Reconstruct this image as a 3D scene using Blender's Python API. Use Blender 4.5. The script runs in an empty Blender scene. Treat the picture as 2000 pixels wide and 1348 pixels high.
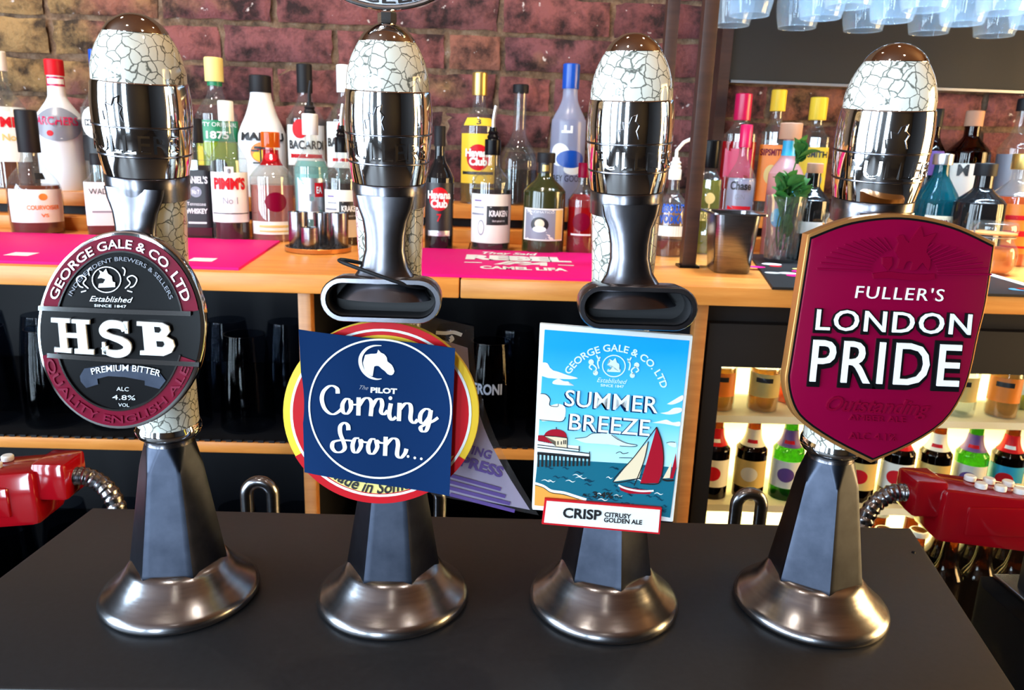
import bpy, bmesh, math, random
from mathutils import Vector, Matrix, noise
random.seed(7)
R = math.radians
scene = bpy.context.scene
COL = scene.collection

# ------------------------------------------------------------------ camera
F_PX = 1500.0
CAM = Vector((0.0, -0.488, 1.29))
p_, y_, a_ = R(14.0), R(1.6), R(2.0)
FW = Vector((math.sin(y_)*math.cos(p_), math.cos(y_)*math.cos(p_), -math.sin(p_)))
R0 = Vector((math.cos(y_), -math.sin(y_), 0.0))
U0 = R0.cross(FW)
RT = math.cos(a_)*R0 + math.sin(a_)*U0
UP = -math.sin(a_)*R0 + math.cos(a_)*U0
cam_d = bpy.data.cameras.new('camera'); cam = bpy.data.objects.new('camera', cam_d); COL.objects.link(cam)
cam_d.sensor_width = 36.0; cam_d.lens = F_PX/2000.0*36.0; cam_d.clip_start = 0.01
mw = Matrix((( RT.x, UP.x, -FW.x, CAM.x), (RT.y, UP.y, -FW.y, CAM.y), (RT.z, UP.z, -FW.z, CAM.z), (0,0,0,1)))
cam.matrix_world = mw
cam_d.dof.use_dof = True; cam_d.dof.focus_distance = 0.45; cam_d.dof.aperture_fstop = 26
scene.camera = cam
def ray(x, y): return FW*F_PX + RT*(x-1000.0) + UP*(674.0-y)
def onz(x, y, z): d = ray(x, y); return CAM + d*((z-CAM.z)/d.z)
def ony(x, y, Y): d = ray(x, y); return CAM + d*((Y-CAM.y)/d.y)
def pxm(P): return (Vector(P)-CAM).dot(FW)/F_PX          # metres per pixel at a point

# ------------------------------------------------------------------ world, exposure
scene.view_settings.view_transform = 'Standard'
scene.view_settings.look = 'None'
scene.view_settings.gamma = 1.0
scene.view_settings.use_curve_mapping = False
scene.view_settings.exposure = 0.1
scene.cycles.transparent_max_bounces = 32
scene.cycles.max_bounces = 10
scene.cycles.caustics_reflective = False
scene.cycles.caustics_refractive = False
w = bpy.data.worlds.new('sky'); scene.world = w; w.use_nodes = True
w.node_tree.nodes['Background'].inputs[0].default_value = (0.62, 0.80, 1.0, 1)
w.node_tree.nodes['Background'].inputs[1].default_value = 1.6
def area(name, loc, target, sx, sy, energy, col, spread=180):
    l = bpy.data.lights.new(name, 'AREA'); l.shape = 'RECTANGLE'; l.size = sx; l.size_y = sy
    l.energy = energy; l.color = col; l.spread = R(spread)
    o = bpy.data.objects.new(name, l); COL.objects.link(o); o.location = loc
    o.rotation_euler = (Vector(target)-Vector(loc)).to_track_quat('-Z', 'Y').to_euler()
    return o
def spot(name, loc, target, energy, col, size=70, blend=.6, rad=.03):
    l = bpy.data.lights.new(name, 'SPOT'); l.energy = energy; l.color = col; l.spot_size = R(size); l.spot_blend = blend; l.shadow_soft_size = rad
    o = bpy.data.objects.new(name, l); COL.objects.link(o); o.location = loc
    o.rotation_euler = (Vector(target)-Vector(loc)).to_track_quat('-Z', 'Y').to_euler()
    return o
# room: x -2.6..2.6, y -3.2..1.17, z 0..2.6 ; daylight windows in the street wall (behind the camera) and left wall
DAY = (0.68, 0.85, 1.0); WARM = (1.0, 0.66, 0.28)
WIN = [(-2.58, -2.12), (-1.28, -0.72)]                # x spans of street windows
for (a, b) in WIN:
    area('daylight', ((a+b)/2, -3.3, 1.35), ((a+b)/2+.2, 1.0, 1.1), b-a, 2.3, 105, DAY)
for yy in (-2.15, -.80): area('daylight', (-2.7, yy, 1.35), (1.0, yy+.3, 1.1), 1.15, 2.2, 105, DAY)

# ------------------------------------------------------------------ materials
def pm(name, col, rough=.5, metal=0.0, **k):
    m = bpy.data.materials.new(name); m.use_nodes = True
    b = m.node_tree.nodes['Principled BSDF']
    b.inputs['Base Color'].default_value = (*col, 1); b.inputs['Roughness'].default_value = rough; b.inputs['Metallic'].default_value = metal
    for kk, v in k.items(): b.inputs[kk.replace('_', ' ')].default_value = v
    return m
def nodes(m): return m.node_tree.nodes, m.node_tree.links, m.node_tree.nodes['Principled BSDF']
def coords(m, scale=(1,1,1), kind='Object'):
    n, l, b = nodes(m)
    tc = n.new('ShaderNodeTexCoord'); mp = n.new('ShaderNodeMapping'); mp.inputs['Scale'].default_value = scale
    l.new(tc.outputs[kind], mp.inputs['Vector']); return mp.outputs['Vector']
def noise_n(m, vec, scale, detail=4, rough=.55):
    n, l, b = nodes(m); t = n.new('ShaderNodeTexNoise'); t.inputs['Scale'].default_value = scale
    t.inputs['Detail'].default_value = detail; t.inputs['Roughness'].default_value = rough
    if vec: l.new(vec, t.inputs['Vector'])
    return t
def ramp(m, fac, stops):
    n, l, b = nodes(m); r = n.new('ShaderNodeValToRGB')
    e = r.color_ramp.elements
    while len(e) < len(stops): e.new(.5)
    for i, (p, c) in enumerate(stops): e[i].position = p; e[i].color = (*c, 1)
    l.new(fac, r.inputs['Fac']); return r
def bump(m, h, strength=.3, dist=.002):
    n, l, b = nodes(m); bp = n.new('ShaderNodeBump'); bp.inputs['Strength'].default_value = strength; bp.inputs['Distance'].default_value = dist
    l.new(h, bp.inputs['Height']); l.new(bp.outputs['Normal'], b.inputs['Normal'])
def grain(name, stops, rough, metal=0, scale=30, stretch=(1,1,1), bs=.1, bd=.001, **k):
    m = pm(name, stops[0][1], rough, metal, **k); n, l, b = nodes(m)
    t = noise_n(m, coords(m, stretch), scale, 5)
    r = ramp(m, t.outputs['Fac'], stops); l.new(r.outputs['Color'], b.inputs['Base Color'])
    if bs: bump(m, t.outputs['Fac'], bs, bd)
    return m
def glass(name, col=(1,1,1), rough=.02, haze=0.0, hazecol=(.8,.85,.9), ior=1.5):
    """clear thin-walled glass; haze mixes in a frosted layer"""
    m = bpy.data.materials.new(name); m.use_nodes = True; n = m.node_tree.nodes; l = m.node_tree.links
    n.remove(n['Principled BSDF']); out = n['Material Output']
    tr = n.new('ShaderNodeBsdfTransparent'); tr.inputs['Color'].default_value = (*col, 1)
    gl = n.new('ShaderNodeBsdfGlossy'); gl.inputs['Roughness'].default_value = rough
    fr = n.new('ShaderNodeFresnel'); fr.inputs['IOR'].default_value = ior
    gm = n.new('ShaderNodeNewGeometry'); sb = n.new('ShaderNodeMath'); sb.operation = 'SUBTRACT'; sb.inputs[0].default_value = 1.0; l.new(gm.outputs['Backfacing'], sb.inputs[1])
    fm = n.new('ShaderNodeMath'); fm.operation = 'MULTIPLY'; l.new(fr.outputs[0], fm.inputs[0]); l.new(sb.outputs[0], fm.inputs[1])
    mx = n.new('ShaderNodeMixShader'); l.new(fm.outputs[0], mx.inputs[0])
    base = tr.outputs[0]
    if haze > 0:
        df = n.new('ShaderNodeBsdfDiffuse'); df.inputs['Color'].default_value = (*hazecol, 1)
        tl = n.new('ShaderNodeBsdfTranslucent'); tl.inputs['Color'].default_value = (*hazecol, 1)
        a = n.new('ShaderNodeMixShader'); l.new(df.outputs[0], a.inputs[1]); l.new(tl.outputs[0], a.inputs[2])
        h = n.new('ShaderNodeMixShader'); h.inputs[0].default_value = haze
        l.new(tr.outputs[0], h.inputs[1]); l.new(a.outputs[0], h.inputs[2]); base = h.outputs[0]
    l.new(base, mx.inputs[1]); l.new(gl.outputs[0], mx.inputs[2]); l.new(mx.outputs[0], out.inputs['Surface'])
    return m
def emit(name, col, s):
    m = pm(name, col, .5); b = m.node_tree.nodes['Principled BSDF']
    b.inputs['Emission Color'].default_value = (*col, 1); b.inputs['Emission Strength'].default_value = s
    return m
M = {}
M['chrome'] = pm('chrome', (.82,.83,.85), .06, 1)
M['bronze_cap'] = pm('polished_cap', (.62,.58,.55), .05, 1)
M['pewter'] = grain('brushed_pewter', [(.3,(.026,.031,.045)),(.7,(.046,.053,.074))], .34, 1, 60, (1,1,1), .05, .0005)
M['steel'] = grain('brushed_steel', [(.3,(.22,.22,.24)),(.7,(.33,.33,.35))], .24, 1, 40, (1,1,12), .05, .0004)
M['bracket'] = grain('cast_metal', [(.3,(.13,.13,.155)),(.7,(.21,.205,.225))], .25, 1, 50, (1,1,1), .06, .0006)
M['hole_shade'] = pm('recess_shade', (.012,.012,.014), .6)  # near-black colour standing in for shade inside hollows
def crackle():
    m = pm('crackle_ceramic', (.8,.8,.72), .12, 0, Coat_Weight=.6, Coat_Roughness=.03); n, l, b = nodes(m)
    v = coords(m); t = noise_n(m, v, 90, 3)
    mix = n.new('ShaderNodeMixRGB'); mix.inputs[0].default_value = .0035
    ad = n.new('ShaderNodeVectorMath'); ad.operation = 'MULTIPLY_ADD'
    l.new(t.outputs['Color'], ad.inputs[0]); ad.inputs[1].default_value = (.007,.007,.007); l.new(v, ad.inputs[2])
    vo = n.new('ShaderNodeTexVoronoi'); vo.feature = 'DISTANCE_TO_EDGE'; vo.inputs['Scale'].default_value = 165
    l.new(ad.outputs[0], vo.inputs['Vector'])
    t2 = noise_n(m, v, 45, 2)
    th = n.new('ShaderNodeMath'); th.operation = 'MULTIPLY'; th.inputs[1].default_value = .12; l.new(t2.outputs['Fac'], th.inputs[0])
    dv = n.new('ShaderNodeMath'); dv.operation = 'DIVIDE'; l.new(vo.outputs['Distance'], dv.inputs[0]); l.new(th.outputs[0], dv.inputs[1])
    r = ramp(m, dv.outputs[0], [(.0,(.09,.095,.085)), (.55,(.30,.31,.27)), (1.0,(.74,.75,.68))])
    l.new(r.outputs['Color'], b.inputs['Base Color'])
    return m
M['crackle'] = crackle()
M['slate'] = grain('dark_grey_counter', [(.3,(.0085,.0098,.0125)),(.7,(.0130,.0145,.018))], .45, 0, 220, (1,1,1), .08, .0004)
M['bar_body'] = pm('dark_bar_front', (.02,.018,.018), .5)
def wood(name, c1, c2, rough=.35):
    m = pm(name, c1, rough); n, l, b = nodes(m)
    v = coords(m, (1.2, 14, 14)); t = noise_n(m, v, 6, 6, .6)
    r = ramp(m, t.outputs['Fac'], [(.3, c1), (.7, c2)]); l.new(r.outputs['Color'], b.inputs['Base Color']); bump(m, t.outputs['Fac'], .08, .001)
    return m
M['oak'] = wood('honey_oak', (.60,.21,.035), (.76,.33,.075))
M['oak_v'] = wood('oak_upright', (.40,.15,.04), (.55,.24,.07)); 
M['darkwood'] = wood('dark_stained_wood', (.035,.016,.012), (.06,.026,.018), .45)
M['black'] = pm('black_paint_and_shade', (.008,.008,.010), .55, 0, Specular_IOR_Level=.25)  # black finish, also the shade colour inside the cabinet
M['blackgloss'] = pm('black_gloss', (.005,.005,.006), .22, 0, Specular_IOR_Level=.12)
M['matte_black'] = pm('matte_black_rubber', (.006,.006,.007), .9, 0, Specular_IOR_Level=.03)
M['panel'] = pm('black_panel_face', (.007,.007,.008), .7)
M['silver'] = pm('silver_trim', (.6,.62,.66), .3, .9)
def brickmat():
    m = pm('old_brick', (.3,.12,.1), .9); n, l, b = nodes(m)
    tc = n.new('ShaderNodeTexCoord'); oi = n.new('ShaderNodeObjectInfo'); gm = n.new('ShaderNodeNewGeometry')
    r = ramp(m, oi.outputs['Random'], [(.0,(.13,.036,.038)),(.35,(.215,.068,.064)),(.65,(.145,.048,.056)),(1.0,(.24,.092,.056))])
    t = n.new('ShaderNodeTexNoise'); t.inputs['Scale'].default_value = 22; t.inputs['Detail'].default_value = 8; t.inputs['Roughness'].default_value = .65
    l.new(gm.outputs['Position'], t.inputs['Vector'])
    big = n.new('ShaderNodeTexNoise'); big.inputs['Scale'].default_value = 4.5; big.inputs['Detail'].default_value = 5
    l.new(gm.outputs['Position'], big.inputs['Vector'])
    sx = n.new('ShaderNodeSeparateXYZ'); l.new(gm.outputs['Position'], sx.inputs[0])
    mr = n.new('ShaderNodeMapRange'); mr.inputs[1].default_value = -.35; mr.inputs[2].default_value = -1.0; mr.inputs[3].default_value = -.12; mr.inputs[4].default_value = .2
    l.new(sx.outputs['X'], mr.inputs[0])
    ad = n.new('ShaderNodeMath'); ad.operation = 'ADD'; l.new(big.outputs['Fac'], ad.inputs[0]); l.new(mr.outputs[0], ad.inputs[1])
    och = ramp(m, ad.outputs[0], [(.50,(0,0,0)),(.62,(1,1,1))])
    m1 = n.new('ShaderNodeMixRGB'); l.new(och.outputs['Color'], m1.inputs[0]); l.new(r.outputs['Color'], m1.inputs[1]); m1.inputs[2].default_value = (.27,.165,.065,1)
    dk = ramp(m, t.outputs['Fac'], [(.36,(.10,.085,.085)),(.58,(1.15,1.12,1.1))])  # crevice shade multiplied into the brick colour by the bump noise
    m2 = n.new('ShaderNodeMixRGB'); m2.blend_type = 'MULTIPLY'; m2.inputs[0].default_value = 1; l.new(m1.outputs[0], m2.inputs[1]); l.new(dk.outputs['Color'], m2.inputs[2])
    sp = n.new('ShaderNodeTexNoise'); sp.inputs['Scale'].default_value = 48; sp.inputs['Detail'].default_value = 3
    l.new(gm.outputs['Position'], sp.inputs['Vector'])
    spr = ramp(m, sp.outputs['Fac'], [(.70,(0,0,0)),(.74,(1,1,1))])
    m3 = n.new('ShaderNodeMixRGB'); l.new(spr.outputs['Color'], m3.inputs[0]); l.new(m2.outputs[0], m3.inputs[1]); m3.inputs[2].default_value = (.62,.55,.52,1)
    l.new(m3.outputs[0], b.inputs['Base Color']); bump(m, t.outputs['Fac'], 1.0, .016)
    return m
M['brick'] = brickmat()
def mortarmat():
    m = pm('crumbling_mortar', (.2,.13,.08), .95); n, l, b = nodes(m)
    v = coords(m); t = noise_n(m, v, 40, 8, .7)
    r = ramp(m, t.outputs['Fac'], [(.30,(.035,.022,.018)),(.5,(.20,.115,.065)),(.66,(.30,.20,.13)),(.74,(.62,.55,.5))])
    l.new(r.outputs['Color'], b.inputs['Base Color']); bump(m, t.outputs['Fac'], 1.0, .012); return m
M['mortar'] = mortarmat()
M['panelling'] = wood('dark_wall_panelling', (.010,.007,.006), (.016,.010,.008), .6)
M['ceiling'] = wood('brown_timber_ceiling', (.12,.05,.022), (.17,.075,.035), .6)
M['floor'] = wood('dark_floorboards', (.016,.011,.009), (.028,.018,.013), .6)
M['white'] = pm('white_print', (.82,.86,.86), .4)
M['offwhite'] = pm('cream_label', (.82,.80,.72), .5)
M['blackprint'] = pm('black_print', (.01,.01,.012), .4)
M['red'] = pm('red_print', (.55,.012,.02), .35, 0, Specular_IOR_Level=.12)
M['ruby'] = pm('ruby_enamel', (.17,.001,.020), .3, 0, Specular_IOR_Level=.1)
M['crimson'] = pm('crimson_enamel', (.19,.0008,.028), .25, 0, Specular_IOR_Level=.25)
M['navy'] = pm('navy_paper', (.0008,.020,.085), .8, 0, Specular_IOR_Level=.12)
M['yellow'] = pm('yellow_print', (.85,.58,.05), .3, 0, Specular_IOR_Level=.12)
M['paleyellow'] = pm('pale_yellow_print', (.85,.72,.25), .3, 0, Specular_IOR_Level=.12)
M['copper'] = pm('copper_edge', (.60,.27,.08), .3, .7)
M['pink'] = pm('magenta_rubber', (.72,.003,.19), .6, 0, Specular_IOR_Level=.15)
M['gold'] = pm('gold_foil', (.65,.42,.12), .3, .8)
M['goldprint'] = pm('gold_print', (.70,.50,.16), .4)
M['orange'] = pm('orange_print', (.85,.22,.02), .4)
M['blue'] = pm('blue_cap', (.005,.07,.42), .3)
M['skyblue'] = pm('cyan_print', (.02,.36,.62), .4)
M['green'] = pm('green_print', (.01,.22,.09), .4)
M['magenta'] = pm('magenta_cap', (.55,.006,.08), .3)
M['grey'] = pm('grey_print', (.25,.27,.33), .35)
M['cork'] = pm('cork', (.45,.24,.15), .8)
M['redplastic'] = pm('red_plastic', (.30,.003,.008), .12, 0, Coat_Weight=.5)
M['purple'] = pm('purple_print', (.12,.06,.30), .5)
M['teal'] = pm('teal_glass', (.01,.16,.20), .1)
M['g'] = glass('clear_glass', (.90,.93,.93), .02, .05, (.75,.82,.85), 1.75)
M['g_green'] = glass('green_glass', (.10,.30,.05), .02, .25, (.01,.08,.01))
M['g_brown'] = glass('brown_glass', (.22,.09,.03))
M['g_frost'] = glass('frosted_glass', (.8,.86,1), .25, .62, (.55,.62,.85))
M['g_teal'] = glass('teal_tinted_glass', (.03,.35,.45), .03, .35, (.01,.2,.26))
M['g_pink'] = glass('pink_frosted_glass', (.95,.7,.75), .2, .6, (.75,.5,.55))
M['g_pane'] = glass('door_pane', (.97,.98,.97), .01)
M['g_plastic'] = glass('clear_plastic', (.93,.93,.95), .12, .06, (.7,.7,.75))
M['whiteglass'] = pm('white_frosted_bottle', (.80,.83,.88), .3)
M['blackglass'] = pm('black_glass', (.008,.008,.009), .06)
M['olive'] = pm('dark_olive_glass', (.030,.034,.010), .16, 0, Coat_Weight=.5)
def liq(name, c, a=.55): return glass(name, c, .05, a, c)
M['l_amber'] = liq('amber_spirit', (.40,.10,.02), .5)
M['l_dark'] = liq('dark_spirit', (.035,.012,.006), .8)
M['l_clear'] = liq('clear_spirit', (.93,.96,.97), .06)
M['l_green'] = liq('green_liqueur', (.55,.68,.05), .6)
M['l_teal'] = liq('pale_teal_liquid', (.42,.75,.72), .55)
M['l_pink'] = liq('pink_spirit', (.80,.35,.28), .5)
M['l_red'] = liq('red_aperitif', (.55,.01,.015), .7)
M['l_orange'] = liq('orange_spirit', (.85,.20,.01), .7)
M['l_rum'] = liq('golden_rum', (.62,.38,.07), .45)
M['l_olive'] = liq('yellow_green_spirit', (.42,.42,.03), .6)
M['orange_jam'] = pm('orange_garnish', (.75,.17,.01), .4)
M['leaf'] = grain('mint_leaf', [(.3,(.02,.10,.02)),(.7,(.06,.22,.05))], .45, 0, 60, (1,1,1), .2, .001)
M['fridge_in'] = pm('cream_fridge_lining', (.80,.76,.58), .4)
M['gasket'] = pm('orange_rubber_ring', (.75,.25,.05), .5)

# ------------------------------------------------------------------ mesh helpers
def link(name, me, mat, parent=None, smooth=True, angle=35):
    o = bpy.data.objects.new(name, me); COL.objects.link(o)
    if mat is not None and len(me.materials) == 0: me.materials.append(M[mat] if isinstance(mat, str) else mat)
    if smooth and len(me.polygons):
        me.polygons.foreach_set('use_smooth', [True]*len(me.polygons)); me.set_sharp_from_angle(angle=R(angle))
    if parent is not None: o.parent = parent
    return o
def mesh(name, V, Fc):
    me = bpy.data.meshes.new(name); me.from_pydata([tuple(v) for v in V], [], Fc); me.update(); return me
def fromdata(name, V, Fc, mat, parent=None, smooth=True, angle=35): return link(name, mesh(name, V, Fc), mat, parent, smooth, angle)
def empty(name, loc, label, cat, group=None, rz=0):
    o = bpy.data.objects.new(name, None); COL.objects.link(o); o.location = loc; o.rotation_euler = (0,0,rz); o.empty_display_size = .02
    o['label'] = label; o['category'] = cat
    if group: o['group'] = group
    return o
def tag(o, label, cat, group=None):
    o['label'] = label; o['category'] = cat
    if group: o['group'] = group
    return o
def struct(o): o['kind'] = 'structure'; return o
def boxd(x0,x1,y0,y1,z0,z1):
    V = [(x,y,z) for z in (z0,z1) for y in (y0,y1) for x in (x0,x1)]
    return V, [(0,2,3,1),(4,5,7,6),(0,1,5,4),(2,6,7,3),(0,4,6,2),(1,3,7,5)]
def box(name, x0,x1,y0,y1,z0,z1, mat, parent=None, bevel=0.0):
    V, Fc = boxd(x0,x1,y0,y1,z0,z1)
    if bevel > 0:
        bm = bmesh.new(); vs = [bm.verts.new(v) for v in V]
        for f in Fc: bm.faces.new([vs[i] for i in f])
        bmesh.ops.bevel(bm, geom=list(bm.edges), offset=bevel, segments=2, affect='EDGES', profile=.5)
        me = bpy.data.meshes.new(name); bm.to_mesh(me); bm.free(); return link(name, me, mat, parent, True, 40)
    return fromdata(name, V, Fc, mat, parent, False)
def crom(P, n=6):
    out = []
    for i in range(len(P)-1):
        p0 = P[max(i-1,0)]; p1 = P[i]; p2 = P[i+1]; p3 = P[min(i+2,len(P)-1)]
        for k in range(n):
            t = k/n
            out.append(tuple(.5*((2*b)+(-a+c)*t+(2*a-5*b+4*c-d)*t*t+(-a+3*b-3*c+d)*t**3) for a,b,c,d in zip(p0,p1,p2,p3)))
    out.append(tuple(P[-1])); return out
def lathe_data(prof, seg=32, sq=None, caps=True):
    """prof: list of (z, r); sq(theta, i) optional radius factor"""
    V = []; Fc = []
    n = len(prof)
    for i,(z,r) in enumerate(prof):
        for k in range(seg):
            t = 2*math.pi*k/seg; f = sq(t, i) if sq else 1.0
            V.append((r*f*math.cos(t), r*f*math.sin(t), z))
    for i in range(n-1):
        for k in range(seg):
            a = i*seg+k; b = i*seg+(k+1)%seg; Fc.append((a, b, b+seg, a+seg))
    if caps:
        Fc.append(tuple(range(seg-1,-1,-1))); Fc.append(tuple((n-1)*seg+k for k in range(seg)))
    return V, Fc
def lathe(name, prof, mat, parent=None, seg=32, sq=None, caps=True, loc=(0,0,0), angle=35):
    V, Fc = lathe_data(prof, seg, sq, caps)
    V = [(x+loc[0], y+loc[1], z+loc[2]) for x,y,z in V]
    return fromdata(name, V, Fc, mat, parent, True, angle)
def tube(name, pts, rad, mat, parent=None, seg=10, closed=False, caps=True):
    P = [Vector(p) for p in pts]; V = []; Fc = []; n = len(P)
    nrm = None
    for i, p in enumerate(P):
        if closed: d = P[(i+1)%n]-P[i-1]
        else: d = P[min(i+1,n-1)]-P[max(i-1,0)]
        d.normalize()
        if nrm is None: nrm = d.orthogonal().normalized()
        else: nrm = (nrm - d*nrm.dot(d)).normalized()
        bn = d.cross(nrm); r = rad(i/(n-1)) if callable(rad) else rad
        for k in range(seg):
            t = 2*math.pi*k/seg; V.append(p + nrm*(r*math.cos(t)) + bn*(r*math.sin(t)))
    m = n if closed else n-1
    for i in range(m):
        for k in range(seg):
            a = i*seg+k; b = i*seg+(k+1)%seg; c = ((i+1)%n)*seg
            Fc.append((a, b, c+(k+1)%seg, c+k))
    if caps and not closed: Fc.append(tuple(range(seg-1,-1,-1))); Fc.append(tuple((n-1)*seg+k for k in range(seg)))
    return fromdata(name, V, Fc, mat, parent)
def prism(name, pts, d, mat, parent=None, thick=0.002, bevel=0.0):
    """pts: 3D outline (planar), d: extrusion direction; front face at pts, body goes along d*thick"""
    bm = bmesh.new(); d = Vector(d)
    vs = [bm.verts.new(Vector(p)+d*thick) for p in pts]
    f = bm.faces.new(vs)
    r = bmesh.ops.extrude_face_region(bm, geom=[f])
    nv = [e for e in r['geom'] if isinstance(e, bmesh.types.BMVert)]
    bmesh.ops.translate(bm, verts=nv, vec=-d*thick)
    bmesh.ops.recalc_face_normals(bm, faces=bm.faces)
    if bevel > 0:
        nf = [e for e in r['geom'] if isinstance(e, bmesh.types.BMFace)]
        es = [e for e in nf[0].edges]
        bmesh.ops.bevel(bm, geom=es, offset=bevel, segments=2, affect='EDGES', profile=.5)
    bmesh.ops.triangulate(bm, faces=[f for f in bm.faces if len(f.verts) > 4])
    me = bpy.data.meshes.new(name); bm.to_mesh(me); bm.free()
    return link(name, me, mat, parent, True, 30)
# --- text
_tc = {}
def text_flat(s, bold=0.0, shear=0.0, spacing=1.0):
    """returns verts (x in 0..1 of string width, y in cap heights), faces, aspect"""
    key = (s, bold, shear, spacing)
    if key in _tc: return _tc[key]
    cu = bpy.data.curves.new('t', 'FONT'); cu.body = s; cu.size = 1; cu.offset = bold; cu.shear = shear; cu.space_character = spacing
    cu.resolution_u = 3; cu.fill_mode = 'FRONT'
    o = bpy.data.objects.new('t', cu); COL.objects.link(o)
    dg = bpy.context.evaluated_depsgraph_get()
    me = bpy.data.meshes.new_from_object(o.evaluated_get(dg))
    V = [v.co.copy() for v in me.vertices]; Fc = [tuple(p.vertices) for p in me.polygons]
    bpy.data.objects.remove(o); bpy.data.curves.remove(cu); bpy.data.meshes.remove(me)
    if not V: return [], [], 1
    x0 = min(v.x for v in V); x1 = max(v.x for v in V); cap = .70
    _tc[key] = ([((v.x-x0)/(x1-x0), v.y/cap) for v in V], Fc, (x1-x0)/cap)
    return _tc[key]
def bulge(V, Fc, nrm, t):
    """give a flat set of faces a thickness t along -nrm (front stays), only rims"""
    n = len(V); e = {}
    for f in Fc:
        for i in range(len(f)):
            a, b = f[i], f[(i+1)%len(f)]
            e[(a,b)] = e.get((a,b),0)+1
    V2 = list(V) + [Vector(v)-Vector(nrm)*t for v in V]; F2 = list(Fc)
    for (a,b) in e:
        if (b,a) not in e: F2.append((a, a+n, b+n, b))
    return V2, F2
FRONT = Vector((0,-1,0))
class Plane:
    """a vertical plane y=Y facing the drinker; photo pixels give positions on it. Coordinates local to origin."""
    def __init__(s, Y, org, crop=None, bend=None): s.Y = Y; s.o = Vector(org); s.c = crop; s.bend = bend
    def px(s, x, y, lift=0):
        if s.c: x, y = s.c[0]+x/s.c[2], s.c[1]+y/s.c[2]
        p = ony(x, y, s.Y); p.y -= lift
        if s.bend: p.y += s.bend(x, y)
        return p - s.o
    def poly(s, name, pts, mat, parent, lift=0, thick=.0006, smooth=0, bevel=0):
        if smooth: pts = crom(list(pts)+[pts[0]], smooth)[:-1]
        return prism(name, [s.px(x,y,lift) for x,y in pts], (0,1,0), mat, parent, thick, bevel)
    def flat(s, name, pts, mat, parent, lift=0):
        bm = bmesh.new(); f = bm.faces.new([bm.verts.new(s.px(x,y,lift)) for x,y in pts]); bmesh.ops.triangulate(bm, faces=[f])
        me = bpy.data.meshes.new(name); bm.to_mesh(me); bm.free(); return link(name, me, mat, parent, False)
    def text(s, name, st, p0, p1, h, mat, parent, lift=.0004, bold=0, shear=0, thick=0, spacing=1.0, up=None):
        V, Fc, asp = text_flat(st, bold, shear, spacing)
        dx, dy = p1[0]-p0[0], p1[1]-p0[1]; L = math.hypot(dx,dy)
        ux, uy = up if up else (dy/L, -dx/L)
        W = [s.px(p0[0]+dx*x+ux*h*y, p0[1]+dy*x+uy*h*y, lift) for x,y in V]
        if thick: W, Fc = bulge(W, Fc, FRONT, thick)
        return fromdata(name, W, Fc, mat, parent, False)
    def arc(s, name, st, c, rx, ry, a0, a1, h, mat, parent, lift=.0004, bold=0, thick=0, inward=False, shear=0, rot=0, spacing=1.0):
        """text around an ellipse: angles in degrees, clockwise from up; inward=True: letters stand towards the centre (bottom arc)"""
        V, Fc, asp = text_flat(st, bold, shear, spacing); W = []
        for x,y in V:
            a = R(a0+(a1-a0)*x); k = h*y*(-1 if inward else 1)
            X = (rx+k)*math.sin(a); Y = -(ry+k)*math.cos(a)
            W.append(s.px(c[0]+X-rot*Y, c[1]+Y+rot*X, lift))
        if thick: W, Fc = bulge(W, Fc, FRONT, thick)
        return fromdata(name, W, Fc, mat, parent, False)
    def ring(s, name, c, rx, ry, wd, mat, parent, lift=.0004, a0=0, a1=360, rot=0, n=64, thick=0):
        V = []; Fc = []
        for i in range(n+1):
            a = R(a0+(a1-a0)*i/n)
            for k in (0, -wd):
                X = (rx+k)*math.sin(a); Y = -(ry+k)*math.cos(a); V.append(s.px(c[0]+X-rot*Y, c[1]+Y+rot*X, lift))
        for i in range(n): Fc.append((2*i, 2*i+1, 2*i+3, 2*i+2))
        if thick: V, Fc = bulge(V, Fc, FRONT, thick)
        return fromdata(name, V, Fc, mat, parent, False)
    def stroke(s, name, lines, wfun, mat, parent, lift=.0004, n=5, thick=0):
        V = []; Fc = []
        for L in lines:
            P = crom(L, n) if len(L) > 2 else list(L)
            for i,(x,y) in enumerate(P):
                a = P[max(i-1,0)]; b = P[min(i+1,len(P)-1)]; dx, dy = b[0]-a[0], b[1]-a[1]; q = math.hypot(dx,dy) or 1
                wd = wfun(dx/q, dy/q, i/(len(P)-1))/2
                V += [s.px(x-dy/q*wd, y+dx/q*wd, lift), s.px(x+dy/q*wd, y-dx/q*wd, lift)]
                if i: k = len(V); Fc.append((k-4,k-3,k-1,k-2))
        if thick: V, Fc = bulge(V, Fc, FRONT, thick)
        return fromdata(name, V, Fc, mat, parent, False)
def circ(cx, cy, rx, ry=None, n=32, a0=0, a1=360):
    ry = ry or rx; return [(cx+rx*math.sin(R(a0+(a1-a0)*i/n)), cy-ry*math.cos(R(a0+(a1-a0)*i/n))) for i in range(n if a1-a0 >= 360 else n+1)]

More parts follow.
